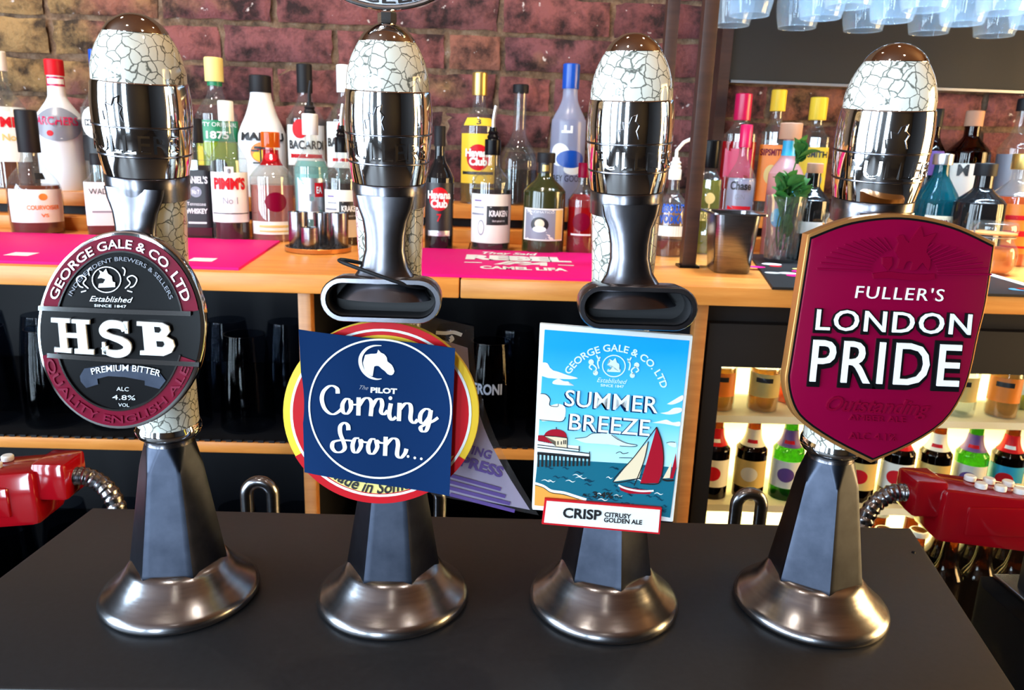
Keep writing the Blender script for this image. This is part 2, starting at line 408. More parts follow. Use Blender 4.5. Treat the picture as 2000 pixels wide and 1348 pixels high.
# ================================================================== the setting
WY = 1.17                                                     # face of the brick wall
SZ = 1.12                                                     # back-bar worktop height
struct(box('floor', -2.6, 2.6, -3.2, WY+.1, -.05, 0, 'floor'))
struct(box('ceiling', -2.6, 2.6, -3.2, WY+.1, 2.6, 2.66, 'ceiling'))
struct(box('wall_right', 2.6, 2.7, -3.2, WY+.1, 0, 2.6, 'panelling'))
def wall_with_holes(name, axis, at, lo, hi, holes, z0, z1, mat):
    V = []; Fc = []
    def add(a, b, c, d):
        v, f = boxd(a, b, at-.1, at, c, d) if axis == 'x' else boxd(at-.1, at, a, b, c, d)
        k = len(V); V.extend(v); Fc.extend([tuple(i+k for i in q) for q in f])
    cur = lo
    for (a, b) in holes:
        add(cur, a, 0, 2.6); add(a, b, 0, z0); add(a, b, z1, 2.6); cur = b
    add(cur, hi, 0, 2.6)
    return struct(fromdata(name, V, Fc, mat, None, False))
wall_with_holes('wall_front', 'x', -3.2, -2.6, 2.6, WIN, .2, 2.5, 'panelling')
wall_with_holes('wall_left', 'y', -2.6, -3.2, WY+.1, [(-2.75, -1.55), (-1.4, -.2)], .25, 2.45, 'panelling')
k = 0
for (a, b) in WIN:
    k += 1; V = []; Fc = []
    for q in (boxd(a,a+.04,-3.27,-3.22,.2,2.5), boxd(b-.04,b,-3.27,-3.22,.2,2.5), boxd(a,b,-3.27,-3.22,.2,.24), boxd(a,b,-3.27,-3.22,2.46,2.5), boxd(a,b,-3.27,-3.22,1.9,1.94), boxd((a+b)/2-.02,(a+b)/2+.02,-3.27,-3.22,.2,2.5)):
        n0 = len(V); V += q[0]; Fc += [tuple(i+n0 for i in f) for f in q[1]]
    struct(fromdata('window_%d' % k, V, Fc, 'darkwood', None, False))
for k, (a, b) in enumerate(((-2.75,-1.55), (-1.4,-.2))):
    V = []; Fc = []
    for q in (boxd(-2.67,-2.62,a,a+.04,.25,2.45), boxd(-2.67,-2.62,b-.04,b,.25,2.45), boxd(-2.67,-2.62,a,b,.25,.30), boxd(-2.67,-2.62,a,b,2.4,2.45), boxd(-2.67,-2.62,(a+b)/2-.02,(a+b)/2+.02,.25,2.45)):
        n0 = len(V); V += q[0]; Fc += [tuple(i+n0 for i in f) for f in q[1]]
    struct(fromdata('window_%d' % (k+4), V, Fc, 'darkwood', None, False))

# brick wall: mortar bed + single bricks
bm = bmesh.new(); bmesh.ops.create_grid(bm, x_segments=150, y_segments=40, size=.5)
for v in bm.verts:
    x, z = v.co.x*5.2, (v.co.y+.5)*.8+1.0
    v.co = Vector((x, WY + .004*noise.noise(Vector((x*30, z*30, 0))) + .003*noise.noise(Vector((x*90, z*90, 3))), z))
n0 = len(bm.verts)
for q in (boxd(-2.6,2.6,WY+.01,WY+.1,0,2.6),):
    vs = [bm.verts.new(v) for v in q[0]]
    for f in q[1]: bm.faces.new([vs[i] for i in f])
for q in (((-2.6,0),(2.6,1.0)), ((-2.6,1.8),(2.6,2.6))):
    (xa,za),(xb,zb) = q; bm.faces.new([bm.verts.new((x,WY,z)) for x,z in ((xa,za),(xb,za),(xb,zb),(xa,zb))])
me = bpy.data.meshes.new('wall_back'); bm.to_mesh(me); bm.free()
wall_back = struct(link('wall_back', me, 'mortar', None, True, 60))
def brick_mesh(L, seed):
    bm = bmesh.new(); nx, nz = (8, 4) if L > .15 else (4, 4); H = .064; D = .012
    g = {}
    for i in range(nx+1):
        for j in range(nz+1):
            u, v = i/nx, j/nz
            ex = min(u, 1-u)*nx; ez = min(v, 1-v)*nz
            y = -D*(1 if (ex >= 1 and ez >= 1) else .25)
            jx = .004*noise.noise(Vector((seed*7.1, v*5, u*3))) if ex < 1 else 0; jz = .004*noise.noise(Vector((u*9, seed*3.3, v)))
            y += .0025*noise.noise(Vector((u*6+seed*5, v*4, seed)))
            g[i,j] = bm.verts.new(((u-.5)*L+jx*1.6, y, (v-.5)*H+(jz if ez < 1 else 0)))
    for i in range(nx):
        for j in range(nz): bm.faces.new((g[i,j], g[i+1,j], g[i+1,j+1], g[i,j+1]))
    me = bpy.data.meshes.new('brick'); bm.to_mesh(me); bm.free(); me.materials.append(M['brick'])
    me.polygons.foreach_set('use_smooth', [True]*len(me.polygons)); return me
BL = [brick_mesh(.214, s) for s in range(6)]; BS = [brick_mesh(.102, s+9) for s in range(4)]
zc = 1.112; row = 0
while zc < 1.72:
    x = -1.32 - (.1125 if row % 2 else 0) - random.uniform(0,.03)
    while x < 1.34:
        hd = random.random() < .14; L = .102 if hd else .214
        o = bpy.data.objects.new('brick', random.choice(BS if hd else BL)); COL.objects.link(o); o.parent = wall_back
        o.location = (x+L/2, WY-.002+random.uniform(-.003,.003), zc+random.uniform(-.002,.002)); o.rotation_euler = (random.uniform(-.02,.02), random.uniform(-.01,.01), random.uniform(-.02,.02))
        x += L+.011
    zc += .0745; row += 1

# ------------------------------------------------------------------ black panel on the wall (right)
t = empty('wall_panel', (.80, WY-.03, 1.445), 'large black panel with thin silver lower edge mounted on the brick wall', 'panel')
box('panel_board', -.34, .60, -.012, .03, .004, .45, 'panel', t)
box('silver_edge', -.335, .60, -.016, -.006, -.002, .003, 'silver', t)
box('side_frame', -.362, -.34, -.02, .03, -.33, .45, 'darkwood', t)

# ------------------------------------------------------------------ back bar unit
UX0, UX1 = -1.35, 1.30
t = empty('back_bar_cabinet', (0, .6, 0), 'open wooden back bar cabinet with dark interior under the oak worktop', 'cabinet')
box('back_panel', UX0, .30, .45, .47, .1, 1.09, 'black', t)  # black colour stands in for the shade inside the cabinet
box('plinth_board', UX0, .30, .02, .45, 0, .1, 'black', t)
for x in (-.267, .302):
    box('upright', x-.009, x+.009, -.01, .012, .1, 1.092, 'oak_v', t, .001)
    box('side_panel', x-.008, x+.008, .012, .45, .1, 1.092, 'black', t)  # inner side behind the oak strip, blackened for interior shade
box('upright', UX0, UX0+.02, -.01, .45, .1, 1.092, 'oak_v', t)
for (a, b) in ((UX0+.02, -.276), (-.258, .293)):
    for z in (.838, .50):
        box('shelf', a, b, .012, .45, z, z+.016, 'black', t)  # shelf body coloured black as shade behind its oak edge
        box('shelf_edge', a, b, .003, .012, z, z+.017, 'oak', t, .001)
tag(box('worktop', UX0, -.0465, .56, WY-.015, 1.093, SZ, 'oak', None, .002), 'honey oak worktop left of the seam, under the left pink mat', 'worktop')
tag(box('worktop', -.0445, UX1, .56, WY-.015, 1.093, SZ, 'oak', None, .002), 'honey oak worktop right of the seam, under the black spotted mat', 'worktop')
t = empty('bottle_step', (0, 1.08, SZ), 'two-level oak display step carrying the back row of bottles', 'display step')
box('lower_step', UX0+.02, UX1-.05, -.085, .065, 0, .025, 'oak', t, .001)
box('upper_step', UX0+.02, UX1-.05, -.045, .065, .043, .07, 'oak', t, .001)
box('riser', UX0+.03, UX1-.06, -.015, .06, .025, .043, 'black', t)  # support coloured black for the shade in the gap between steps
STEP = SZ+.07
# bar mats
def mat_obj(name, pts, mat, label, thick=.004):
    o = prism(name, [(x,y,SZ+thick) for x,y in pts], (0,0,-1), mat, None, thick, .0008); return tag(o, label, 'bar mat')
mL = mat_obj('bar_mat', [(-1.0,.575),(-.352,.575),(-.385,.905),(-1.0,.905)], 'pink', 'plain magenta bar runner behind the oval clip, on the left of the worktop')
mR = mat_obj('bar_mat', [(-.14,.572),(.20,.572),(.20,.865),(-.14,.865)], 'pink', 'magenta bar runner with white REBEL lettering on the worktop edge')
mB = mat_obj('bar_mat', [(.385,.55),(.80,.55),(.84,.93),(.475,.93)], 'black', 'black bar mat scattered with small coloured spots beside the mint glass')
def ztext(s, x0, x1, y, h, mat, parent, z, bold=0, shear=0):
    V, Fc, a = text_flat(s, bold, shear)
    return fromdata('lettering', [(x0+(x1-x0)*u, y+h*v, z) for u,v in V], Fc, mat, parent, False)
zt = SZ+.0046
ztext('They Said', -.02, .075, .805, .028, 'white', mR, zt, .03, .3)
ztext('REBEL', -.045, .125, .735, .050, 'white', mR, zt, .07)
ztext('IPA', .0, .085, .685, .036, 'white', mR, zt, .05, .5)
ztext('CAMEL LIFA', -.02, .11, .635, .028, 'white', mR, zt, .05)
for (a, b) in ((-.045,-.018),(.10,.125)): fromdata('dash', [(a,.692,zt),(b,.692,zt),(b,.700,zt),(a,.700,zt)], [(0,1,2,3)], 'white', mR, False)
for x in (-.44, -.70): fromdata('print_mark', [(x,.62,zt),(x+.035,.62,zt),(x+.032,.655,zt),(x-.003,.655,zt)], [(0,1,2,3)], 'white', mL, False)
for i in range(34):
    x, y = random.uniform(.42,.79), random.uniform(.57,.80)
    r = random.uniform(.006,.013); cc = random.choice(['paleyellow','pink','skyblue','white','red','pink','paleyellow'])
    fromdata('spot', [(x+r*1.3*math.cos(a*.5236), y+r*math.sin(a*.5236), zt) for a in range(12)], [tuple(range(12))], cc, mB, False)
fromdata('edge_print', [(.785,.56,zt),(.80,.56,zt),(.822,.76,zt),(.807,.76,zt)], [(0,1,2,3)], 'white', mB, False)

# ------------------------------------------------------------------ bar counter (raised box under the pumps)
t = empty('bar_counter', (0,0,0), 'dark grey raised bar counter carrying the four beer pumps', 'counter')
prism('counter_top', [(-.320,.092,1.0),(.353,.088,1.0),(.306,-.125,1.0),(-.338,-.125,1.0)], (0,0,-1), 'slate', t, .028, .003)
prism('counter_body', [(-.31,.075,.9725),(.335,.072,.9725),(.295,-.105,.9725),(-.325,-.105,.9725)], (0,0,-1), 'bar_body', t, .97)
o = lathe('screw', [(1.0,.0016),(1.0008,.0012)], 'blackgloss', t, 12, loc=(.332,.045,0))

# ================================================================== beer pumps
PY = -0.030; CZ = 1.0
LEAN = R(6.0)
PIV = .118
def interp(tab, z):
    for (a, ra), (b, rb) in zip(tab, tab[1:]):
        if z <= b: return ra+(rb-ra)*max(0, (z-a))/(b-a)
    return tab[-1][1]
def pump(x, rot, tilt, label, sw=1.0):
    t = empty('beer_pump', (x, PY, CZ), label, 'beer pump', 'hand pumps on the bar')
    lathe('base_flange', [(0,.0470),(.0012,.0492),(.0032,.0498),(.0060,.0490),(.0082,.0465),(.0125,.0410),(.0185,.0355),(.0240,.0315),(.0275,.0280)], 'steel', t, 64, angle=60)
    # hexagonal tapered column with arched facet tops
    V = []; Fc = []; seg = 96; nz = 60; z0, z1 = .018, .1075
    env = [(.076,.040),(.082,.0250),(.087,.0214),(.093,.0189),(.099,.0171),(.104,.0156),(.1075,.0147)]
    for i in range(nz+1):
        z = z0+(z1-z0)*i/nz
        ap = .0264 - (.0264-.0158)*(z-.026)/(.099-.026)
        if z < .026: ap = .0264 - (.026-z)*.30
        for k in range(seg):
            th = 2*math.pi*k/seg
            r = min(ap/math.cos(abs(((th-rot+math.pi/6) % (math.pi/3))-math.pi/6)), interp(env, z), ap*1.145)
            V.append((r*math.cos(th), r*math.sin(th), z))
    for i in range(nz):
        for k in range(seg):
            a = i*seg+k; b = i*seg+(k+1)%seg; Fc.append((a,b,b+seg,a+seg))
    Fc.append(tuple(range(seg-1,-1,-1)))
    fromdata('column', V, Fc, 'pewter', t, True, 22)
    lathe('neck', [(.1065,.0147),(.109,.0143),(.112,.0145),(.1145,.0158)], 'bracket', t, 48, angle=60)
    piv = Vector((0,0,PIV))
    rm = Matrix.Rotation(tilt, 3, 'Y') @ Matrix.Rotation(LEAN, 3, 'X')
    def lean(o):
        for v in o.data.vertices: v.co = piv + rm @ (v.co-piv)
        return o
    lean(lathe('collar', [(.1130,.0160),(.1140,.0186),(.1165,.0196),(.1190,.0194),(.1205,.0187),(.1215,.0184)], 'chrome', t, 48, angle=60))
    lean(lathe('handle', [(.1212,.0183),(.150,.0178),(.19,.0176),(.23,.0183),(.263,.0195)], 'crackle', t, 48))
    k = sw
    lean(lathe('sleeve_ring', [(.2600,.0192*k),(.2603,.0203*k),(.267,.0205*k),(.2728,.0206*k),(.2733,.0202*k)], 'bracket', t, 48, angle=50))
    sl = lean(lathe('sleeve', crom([(.2736,.0204*k),(.283,.0221*k),(.297,.0235*k),(.309,.0238*k),(.3205,.0229*k),(.3222,.0222*k)], 6), 'chrome', t, 72, angle=60))
    lean(lathe('sleeve_groove', [(.2842,.02225*k),(.2846,.0226*k),(.2851,.0226*k),(.2855,.02240*k)], 'bracket', t, 64))
    lean(lathe('sleeve_groove', [(.2992,.02360*k),(.2996,.0239*k),(.3001,.0239*k),(.3005,.0237*k)], 'bracket', t, 64))
    lean(lathe('ceramic_top', crom([(.3218,.0223*k),(.329,.0219*k),(.337,.0198*k),(.343,.0170*k),(.3468,.0146*k)], 5), 'crackle', t, 56))
    lean(lathe('dome_cap', crom([(.3463,.0150*k),(.3469,.0150*k),(.3505,.0124*k),(.3538,.0080*k),(.3554,.0040*k),(.3558,.0004)], 5), 'bronze_cap', t, 48, angle=70))
    # embossed maker's name and griffin outline around the sleeve
    def wrap(name, s, zc, h, a0, a1, rad, mat):
        V, Fc, asp = text_flat(s, .0); W = []
        for u,v in V:
            a = R(a0+(a1-a0)*u)-math.pi/2; W.append((rad*math.cos(a), rad*math.sin(a), zc+h*v))
        nV = len(W); W2 = W + [(p[0]*.975, p[1]*.975, p[2]) for p in W]
        e = {}
        for f in Fc:
            for i in range(len(f)): e[(f[i], f[(i+1)%len(f)])] = 1
        F2 = list(Fc) + [(a, a+nV, b+nV, b) for (a,b) in e if (b,a) not in e]
        return lean(fromdata(name, W2, F2, mat, sl, False))
    wrap('embossed_name', 'FULLERS', .2868, .0095, -58, 66, .0236*sw, 'chrome')
    gp = [(-6,.3000),(-7,.3045),(-3,.3050),(-4,.3085),(1,.3075),(3,.3110),(7,.3125),(6,.3090),(9,.3070),(7,.3040),(9,.3000)]
    P = []
    for a, z in gp:
        a = R(a*1.6-12)-math.pi/2; P.append((.0239*sw*math.cos(a), .0239*sw*math.sin(a), z+.003))
    lean(tube('embossed_griffin', P, .00045, 'bracket', sl, 6))
    # bracket: tongue from the sleeve ring down to the oval clip socket
    def sect(w_, dpt, yc, z, n=20):
        return [(w_*math.cos(2*math.pi*k/n)*(1), yc+dpt*math.sin(2*math.pi*k/n), z) for k in range(n)]
    S = [(.0160,.0032,-.0178,.2680),(.0150,.0036,-.0182,.2620),(.0124,.0042,-.0190,.2550),(.0112,.0048,-.0199,.2470),(.0110,.0052,-.0211,.2390),(.0130,.0058,-.0226,.2305),(.0175,.0066,-.0246,.2235),(.0230,.0076,-.0268,.2180),(.0262,.0084,-.0285,.2135)]
    V = []; Fc = []; n = 20
    for (a,b,c,z) in S: V += sect(a,b,c,z)
    for i in range(len(S)-1):
        for k in range(n):
            a = i*n+k; b = i*n+(k+1)%n; Fc.append((a+n, b+n, b, a))
    Fc.append(tuple(range(n))); Fc.append(tuple((len(S)-1)*n+k for k in range(n-1,-1,-1)))
    br = lean(fromdata('clip_bracket', V, Fc, 'bracket', t, True, 60))
    def stad(w_, h_, y, m=12):
        c = w_-h_; out = []
        for k in range(m+1): a = -math.pi/2+math.pi*k/m; out.append((c+h_*math.cos(a), y, h_*math.sin(a)))
        for k in range(m+1): a = math.pi/2+math.pi*k/m; out.append((-c+h_*math.cos(a), y, h_*math.sin(a)))
        return out
    rings = [(.0300,.0090,-.024),(.0320,.0114,-.028),(.0326,.0120,-.038),(.0328,.0122,-.0470),(.0321,.0117,-.0480),(.0298,.0094,-.0480),(.0292,.0088,-.0465),(.0285,.0082,-.034)]
    V = []; Fc = []; n = 26
    for w_, h_, y in rings: V += [(a, b, c+.2102) for a,b,c in stad(w_, h_, y)]
    for i in range(len(rings)-1):
        for k in range(n):
            a = i*n+k; b = i*n+(k+1)%n; Fc.append((a, b, b+n, a+n))
    Fc.append(tuple(range(n-1,-1,-1))); Fc.append(tuple((len(rings)-1)*n+k for k in range(n)))
    so = fromdata('clip_socket', V, Fc, 'bracket', t, True, 40)
    so.data.materials.append(M['hole_shade'])  # inner faces coloured near black as the shade in the socket
    for p in so.data.polygons:
        if min(v for v in p.vertices) >= 6*n or len(p.vertices) > 4 and p.vertices[0] >= 6*n: p.material_index = 1
    return t
pump_x = (-.2003, -.0605, .0799, .2199)
P1 = pump(pump_x[0], R(97.5), R(2.4), 'leftmost beer pump, its bracket holding the oval HSB clip', 1.06)
P2 = pump(pump_x[1], R(90), R(.3), 'beer pump with a medallion on top and a blue paper over its clip')
P3 = pump(pump_x[2], R(71.25), R(-2.1), 'beer pump behind the rectangular blue seaside clip')
P4 = pump(pump_x[3], R(116.25), R(-1.6), 'rightmost beer pump, its bracket holding the crimson shield clip', 1.06)
# medallion on the second pump
top = Vector((-.0593, PY-.0249, 1.3548))
t = empty('award_medallion', top, 'oval embossed silver medallion on a hexagonal nut atop the second pump', 'medallion')
lathe('nut', [(-.001,.0046),(0,.0050),(.004,.0050),(.0048,.0046)], 'chrome', t, 6, angle=20)
lathe('stem', [(.0048,.0032),(.007,.0032)], 'chrome', t, 16)
def oval(rx, rz, y0, y1, z, mat, name, par, n=48, rim=0):
    V = []
    for y, f in ((y0, 1), (y1, 1)): V += [(rx*f*math.cos(2*math.pi*k/n), y, z+rz*f*math.sin(2*math.pi*k/n)) for k in range(n)]
    Fc = [tuple(range(n)), tuple(range(2*n-1, n-1, -1))] + [(k, k+n, (k+1)%n+n, (k+1)%n) for k in range(n)]
    return fromdata(name, V, Fc, mat, par, True, 40)
oval(.040, .026, -.0035, .0035, .0315, 'steel', 'disc', t)
tube('rim', [(.0392*math.cos(2*math.pi*k/48), -.0035, .0315+.0252*math.sin(2*math.pi*k/48)) for k in range(48)], .0013, 'chrome', t, 8, True)
tube('inner_rim', [(.0305*math.cos(2*math.pi*k/48), -.0036, .0315+.0162*math.sin(2*math.pi*k/48)) for k in range(48)], .0007, 'chrome', t, 8, True)
V, Fc, asp = text_flat('MASTER CELLARMAN', .01); W = []
for u, v in V:
    a = R(-125+250*u)-math.pi/2; k = .0058*v
    W.append(((.0370-k)*math.cos(a), -.0042, .0315+(.0232-k)*math.sin(a)))
fromdata('embossed_text', W, Fc, 'chrome', t, False)
# black elastic band round the second bracket
bp = []
for k in range(28):
    a = 2*math.pi*k/28
    bp.append((-.0598+.0245*math.cos(a)+.001*math.sin(3*a), PY-.0345+.0150*math.sin(a), 1.2235-.0065*math.cos(a)+.0008*math.sin(2*a)))
tag(tube('elastic_band', bp, .0011, 'black', None, 8, True), 'thin black elastic band looped round the second pump bracket', 'elastic band')

# ================================================================== pump clips
# --- oval HSB clip
YC = -.084; o_ = ony(237,645,YC)
t = empty('pump_clip', o_, 'oval black and ruby pump clip reading HSB on the leftmost pump', 'pump clip')
pl = Plane(YC, o_); rot = .035
def ell(k, n=72, a0=0, a1=360, c=(236,645), rx=164, ry=194):
    out = []
    for i in range(n+1 if a1-a0 < 360 else n):
        a = R(a0+(a1-a0)*i/n); X = rx*k*math.sin(a); Y = -ry*k*math.cos(a); out.append((c[0]+X-rot*Y, c[1]+Y+rot*X))
    return out
pl.poly('plate', ell(1.0), 'chrome', t, 0, .005, 0, .0012)
pl.poly('black_field', ell(.955), 'blackgloss', t, .0006, .001)
c = (236,645)
pl.ring('ruby_band', c, 156, 186, 31, 'ruby', t, .0012, -76, 76, rot)
pl.ring('ruby_band', c, 156, 186, 31, 'ruby', t, .0012, 107, 253, rot)
for a0, a1 in ((-77,77),(106,254)):
    pl.ring('chrome_line', c, 126, 156, 3, 'chrome', t, .0020, a0, a1, rot, 64, .001)
for (a, b) in (((80,600),(376,611)), ((97,692),(392,710))):
    pl.stroke('chrome_bar', [[a, ((a[0]+b[0])/2,(a[1]+b[1])/2+1), b]], lambda *q: 9, 'chrome', t, .0026, 4, .0020)
pl.arc('lettering', 'GEORGE GALE & CO. LTD', c, 131, 161, -70, 68, 17, 'silver', t, .0020, .01, .0006, False, 0, rot)
pl.arc('lettering', 'QUALITY ENGLISH ALE', c, 150, 180, 250, 112, 15, 'crimson', t, .0020, .01, .0006, True, 0, rot)
pl.arc('lettering', 'INDEPENDENT BREWERS & SELLERS', c, 108, 136, -62, 62, 8, 'grey', t, .0016, 0, .0004, False, 0, rot)
# slab-serif letters H S B
def letters(lift, grow, mat, th):
    g = grow; cr = (0, 540, 2.8076)
    q = Plane(YC, o_, cr)
    def rect(x0,y0,x1,y1): q.poly('letter_h', [(x0-g,y0-g+.0*x0),(x1+g,y0-g+(x1-x0)*.04),(x1+g,y1+g+(x1-x0)*.04),(x0-g,y1+g)], mat, t, lift, th)
    q.poly('letter_h', [(300-g,220-g),(402+g,225-g),(402+g,247+g),(378+g,247+g),(382+g,302-g),(440-g,305-g),(436-g,250+g),(412-g,248+g),(412-g,228-g),(508+g,233-g),(508+g,254+g),(486+g,254+g),(500+g,392-g),(532+g,394-g),(532+g,420+g),(428-g,414+g),(428-g,388-g),(448-g,389-g),(443-g,330+g),(385+g,327+g),(391+g,386-g),(410+g,387-g),(410+g,412+g),(318-g,404+g),(318-g,382-g),(350-g,384-g),(338-g,246+g),(300-g,243+g)], mat, t, lift, th)
    q.stroke('letter_s', [[(700,292),(688,268),(650,256),(606,258),(582,282),(590,308),(630,326),(680,344),(712,368),(708,400),(672,416),(630,414),(600,402),(590,378)]], lambda dx,dy,u: 30+14*abs(math.sin(u*math.pi*2.2))+2*g, mat, t, lift, 5, th)
    q.poly('letter_s', [(692-g,240-g),(716+g,241-g),(718+g,306+g),(702-g,304+g)], mat, t, lift, th)
    q.poly('letter_s', [(576-g,352-g),(592+g,354-g),(604+g,420+g),(578-g,418+g)], mat, t, lift, th)
    q.poly('letter_b', [(766-g,240-g),(900+g,248-g),(938+g,266),(946+g,296),(926+g,322),(962+g,342),(972+g,376),(954+g,410),(912+g,427+g),(784-g,421+g),(784-g,399-g),(808-g,399-g),(796-g,264+g),(766-g,262+g)], mat, t, lift, th)
letters(.0030, 4, 'chrome', .0024); letters(.0036, 0, 'white', .0008)
q = Plane(YC, o_, (0, 540, 2.8076))
for yy, x0, x1 in ((282,862,898),(360,874,916)):
    q.poly('letter_counter', [(x0,yy-14),(x1-8,yy-12),(x1,yy+3),(x1-10,yy+18),(x0+4,yy+16)], 'blackgloss', t, .0040, .0006)
q = Plane(YC, o_, (0, 420, 2.808))
q.ring('crest_ring', (593,352), 80, 72, 5, 'silver', t, .0018, 0, 360, .03, 40, .0006)
GR = [(545,345),(560,318),(552,300),(575,312),(590,292),(600,318),(622,335),(626,362),(640,368),(640,392),(548,396),(552,374),(575,372),(588,350),(565,342)]
q.poly('crest_griffin', GR, 'silver', t, .0018, .0008)
for sx in (-1, 1):
    L = [[(593+sx*100,400),(593+sx*128,372),(593+sx*112,345),(593+sx*140,330),(593+sx*165,350),(593+sx*150,385),(593+sx*128,395)], [(593+sx*95,330),(593+sx*100,300),(593+sx*85,285)], [(593+sx*140,420),(593+sx*112,412)]]
    q.stroke('crest_sprig', L, lambda *a: 6, 'silver', t, .0016, 4, .0005)
q.text('lettering', 'Established', (500,470), (735,478), 30, 'silver', t, .0016, 0, .35, .0005)
q.text('lettering', 'SINCE 1847', (525,500), (700,506), 14, 'silver', t, .0016, 0, 0, .0004)
q.poly('ribbon', [(445,880),(470,838),(600,818),(760,826),(880,860),(915,905),(880,950),(800,930),(800,905),(690,885),(600,880),(540,895),(545,925),(480,945),(450,910)], 'pewter', t, .0014, .0008)
q.arc('lettering', 'PREMIUM BITTER', (680,1540), 690, 690, -15.5, 15.5, 34, 'silver', t, .0022, .01, .0004, False, 0, .03)
q.text('lettering', 'ALC', (645,960), (712,963), 22, 'silver', t, .0014, 0, 0, .0004)
q.text('lettering', '4.8%', (622,1008), (748,1012), 26, 'silver', t, .0014, 0, 0, .0004)
q.text('lettering', 'VOL', (655,1046), (715,1048), 18, 'silver', t, .0014, 0, 0, .0004)

# --- round red and yellow clip + blue paper
YC = -.060; o_ = ony(745,806,YC)
t = empty('pump_clip', o_, 'round red and yellow pump clip mostly hidden by the blue paper', 'pump clip')
pl = Plane(YC, o_); c = (744,806); rot = .02
E2 = lambda k: ell(k, 72, 0, 360, c, 192, 178)
pl.poly('plate', E2(1.0), 'yellow', t, 0, .004, 0, .001)
for a0, a1 in ((-42,42),(120,240)): pl.ring('red_rim', c, 191, 177, 14, 'red', t, .0004, a0, a1, rot)
pl.ring('white_line', c, 177, 164, 5, 'white', t, .0005, 0, 360, rot)
pl.poly('red_field', E2(.895), 'red', t, .0005, .0004)
TOPY = [(744+165*math.sin(R(a)), 806-152*math.cos(R(a))) for a in range(-58, 59, 4)]
pl.poly('yellow_field', TOPY+[(850,745),(744,722),(640,740)], 'yellow', t, .0008, .0003)
BOT = [(744+168*math.sin(R(a)), 806-157*math.cos(R(a))) for a in range(122, 239, 4)]
pl.poly('yellow_field', BOT+[(640,900),(744,915),(850,900)], 'paleyellow', t, .0008, .0003)
pl.arc('lettering', 'Made in Somerset', (744,790), 165, 172, 218, 140, 22, 'blackprint', t, .0012, .02, 0, True, .25, rot)
def pb(x, y): return .010*((x-735)/155.0)**3*-.35 + .004*math.cos((y-800)/150.0)
YP = -.0675; o_ = ony(735,806,YP)
t = empty('paper_sign', o_, 'square navy paper sign reading Coming Soon taped over the round clip', 'paper sign')
pl = Plane(YP, o_, None, pb)
V = []; Fc = []; n = 14
TL, TR, BR, BL_ = (578,648), (889,680), (878,968), (590,930)
for j in range(n+1):
    for i in range(n+1):
        u, v = i/n, j/n
        x = (TL[0]*(1-u)+TR[0]*u)*(1-v)+(BL_[0]*(1-u)+BR[0]*u)*v; y = (TL[1]*(1-u)+TR[1]*u)*(1-v)+(BL_[1]*(1-u)+BR[1]*u)*v
        V.append(pl.px(x, y, 0))
for j in range(n):
    for i in range(n): a = j*(n+1)+i; Fc.append((a, a+n+1, a+n+2, a+1))
V, Fc = bulge(V, Fc, FRONT, .0004)
fromdata('sheet', V, Fc, 'navy', t, True, 50)
q = Plane(YP, o_, (600,640,4.2133), pb)
q.ring('white_circle', (590,678), 600, 578, 15, 'white', t, .0004, 0, 360, .065, 96)
cs = [[(240,560),(235,520),(200,497),(160,505),(118,550),(105,612),(125,680),(165,722),(205,732),(245,712),(275,685)],
 [(345,612),(310,604),(280,650),(285,710),(318,725),(350,680),(346,620),(362,648),(400,650)],
 [(415,590),(412,740)], [(418,660),(458,604),(498,598),(522,640),(514,745)], [(520,680),(560,612),(598,606),(610,650),(600,708),(625,730),(655,700)],
 [(682,640),(668,730),(690,775),(725,752)], [(755,635),(748,785)], [(755,692),(800,642),(838,646),(850,690),(845,768),(875,800),(905,772)],
 [(1012,692),(972,682),(932,720),(925,780),(955,800),(1000,750),(1014,694)], [(1015,690),(998,800),(975,860),(942,866),(930,835),(970,810),(1030,782),(1075,750)],
 [(330,862),(325,822),(295,802),(262,830),(262,890),(290,960),(300,1010),(270,1040),(225,1040),(195,1005),(205,962),(260,946),(330,946),(380,952)],
 [(420,927),(385,932),(365,985),(375,1035),(405,1040),(435,990),(430,942),(455,957),(500,962)],
 [(555,937),(520,937),(495,990),(505,1045),(540,1050),(570,1000),(562,947),(590,962),(625,967)],
 [(640,915),(635,1070)], [(640,985),(690,932),(730,937),(742,980),(735,1060),(765,1085),(800,1050),(812,1012)]]
q.stroke('script_lettering', cs, lambda dx,dy,u: 13+23*abs(dy)**1.5, 'white', t, .0005, 6)
for (x, y, r) in ((678,596,16),(826,1074,11),(882,1085,11),(936,1091,11)): q.flat('dot', circ(x,y,r,n=16), 'white', t, .0005)
q.text('lettering', 'PILOT', (512,548), (732,560), 42, 'white', t, .0005, .045)
q.text('lettering', 'The', (420,522), (495,528), 34, 'grey', t, .0005, 0, .5)
q.flat('horse_head', crom([(470,235),(520,225),(568,222),(578,190),(600,215),(628,228),(650,258),(655,290),(690,318),(712,372),(690,404),(655,395),(635,372),(605,350),(580,327),(545,332),(525,370),(532,412),(500,400),(465,360),(452,300)],2), 'white', t, .0005)
q.stroke('crescent', [[(606,156),(540,158),(480,185),(438,240),(430,300),(452,365),(500,415),(560,437),(606,434)]], lambda dx,dy,u: 4+26*math.sin(u*math.pi), 'white', t, .0006, 5)

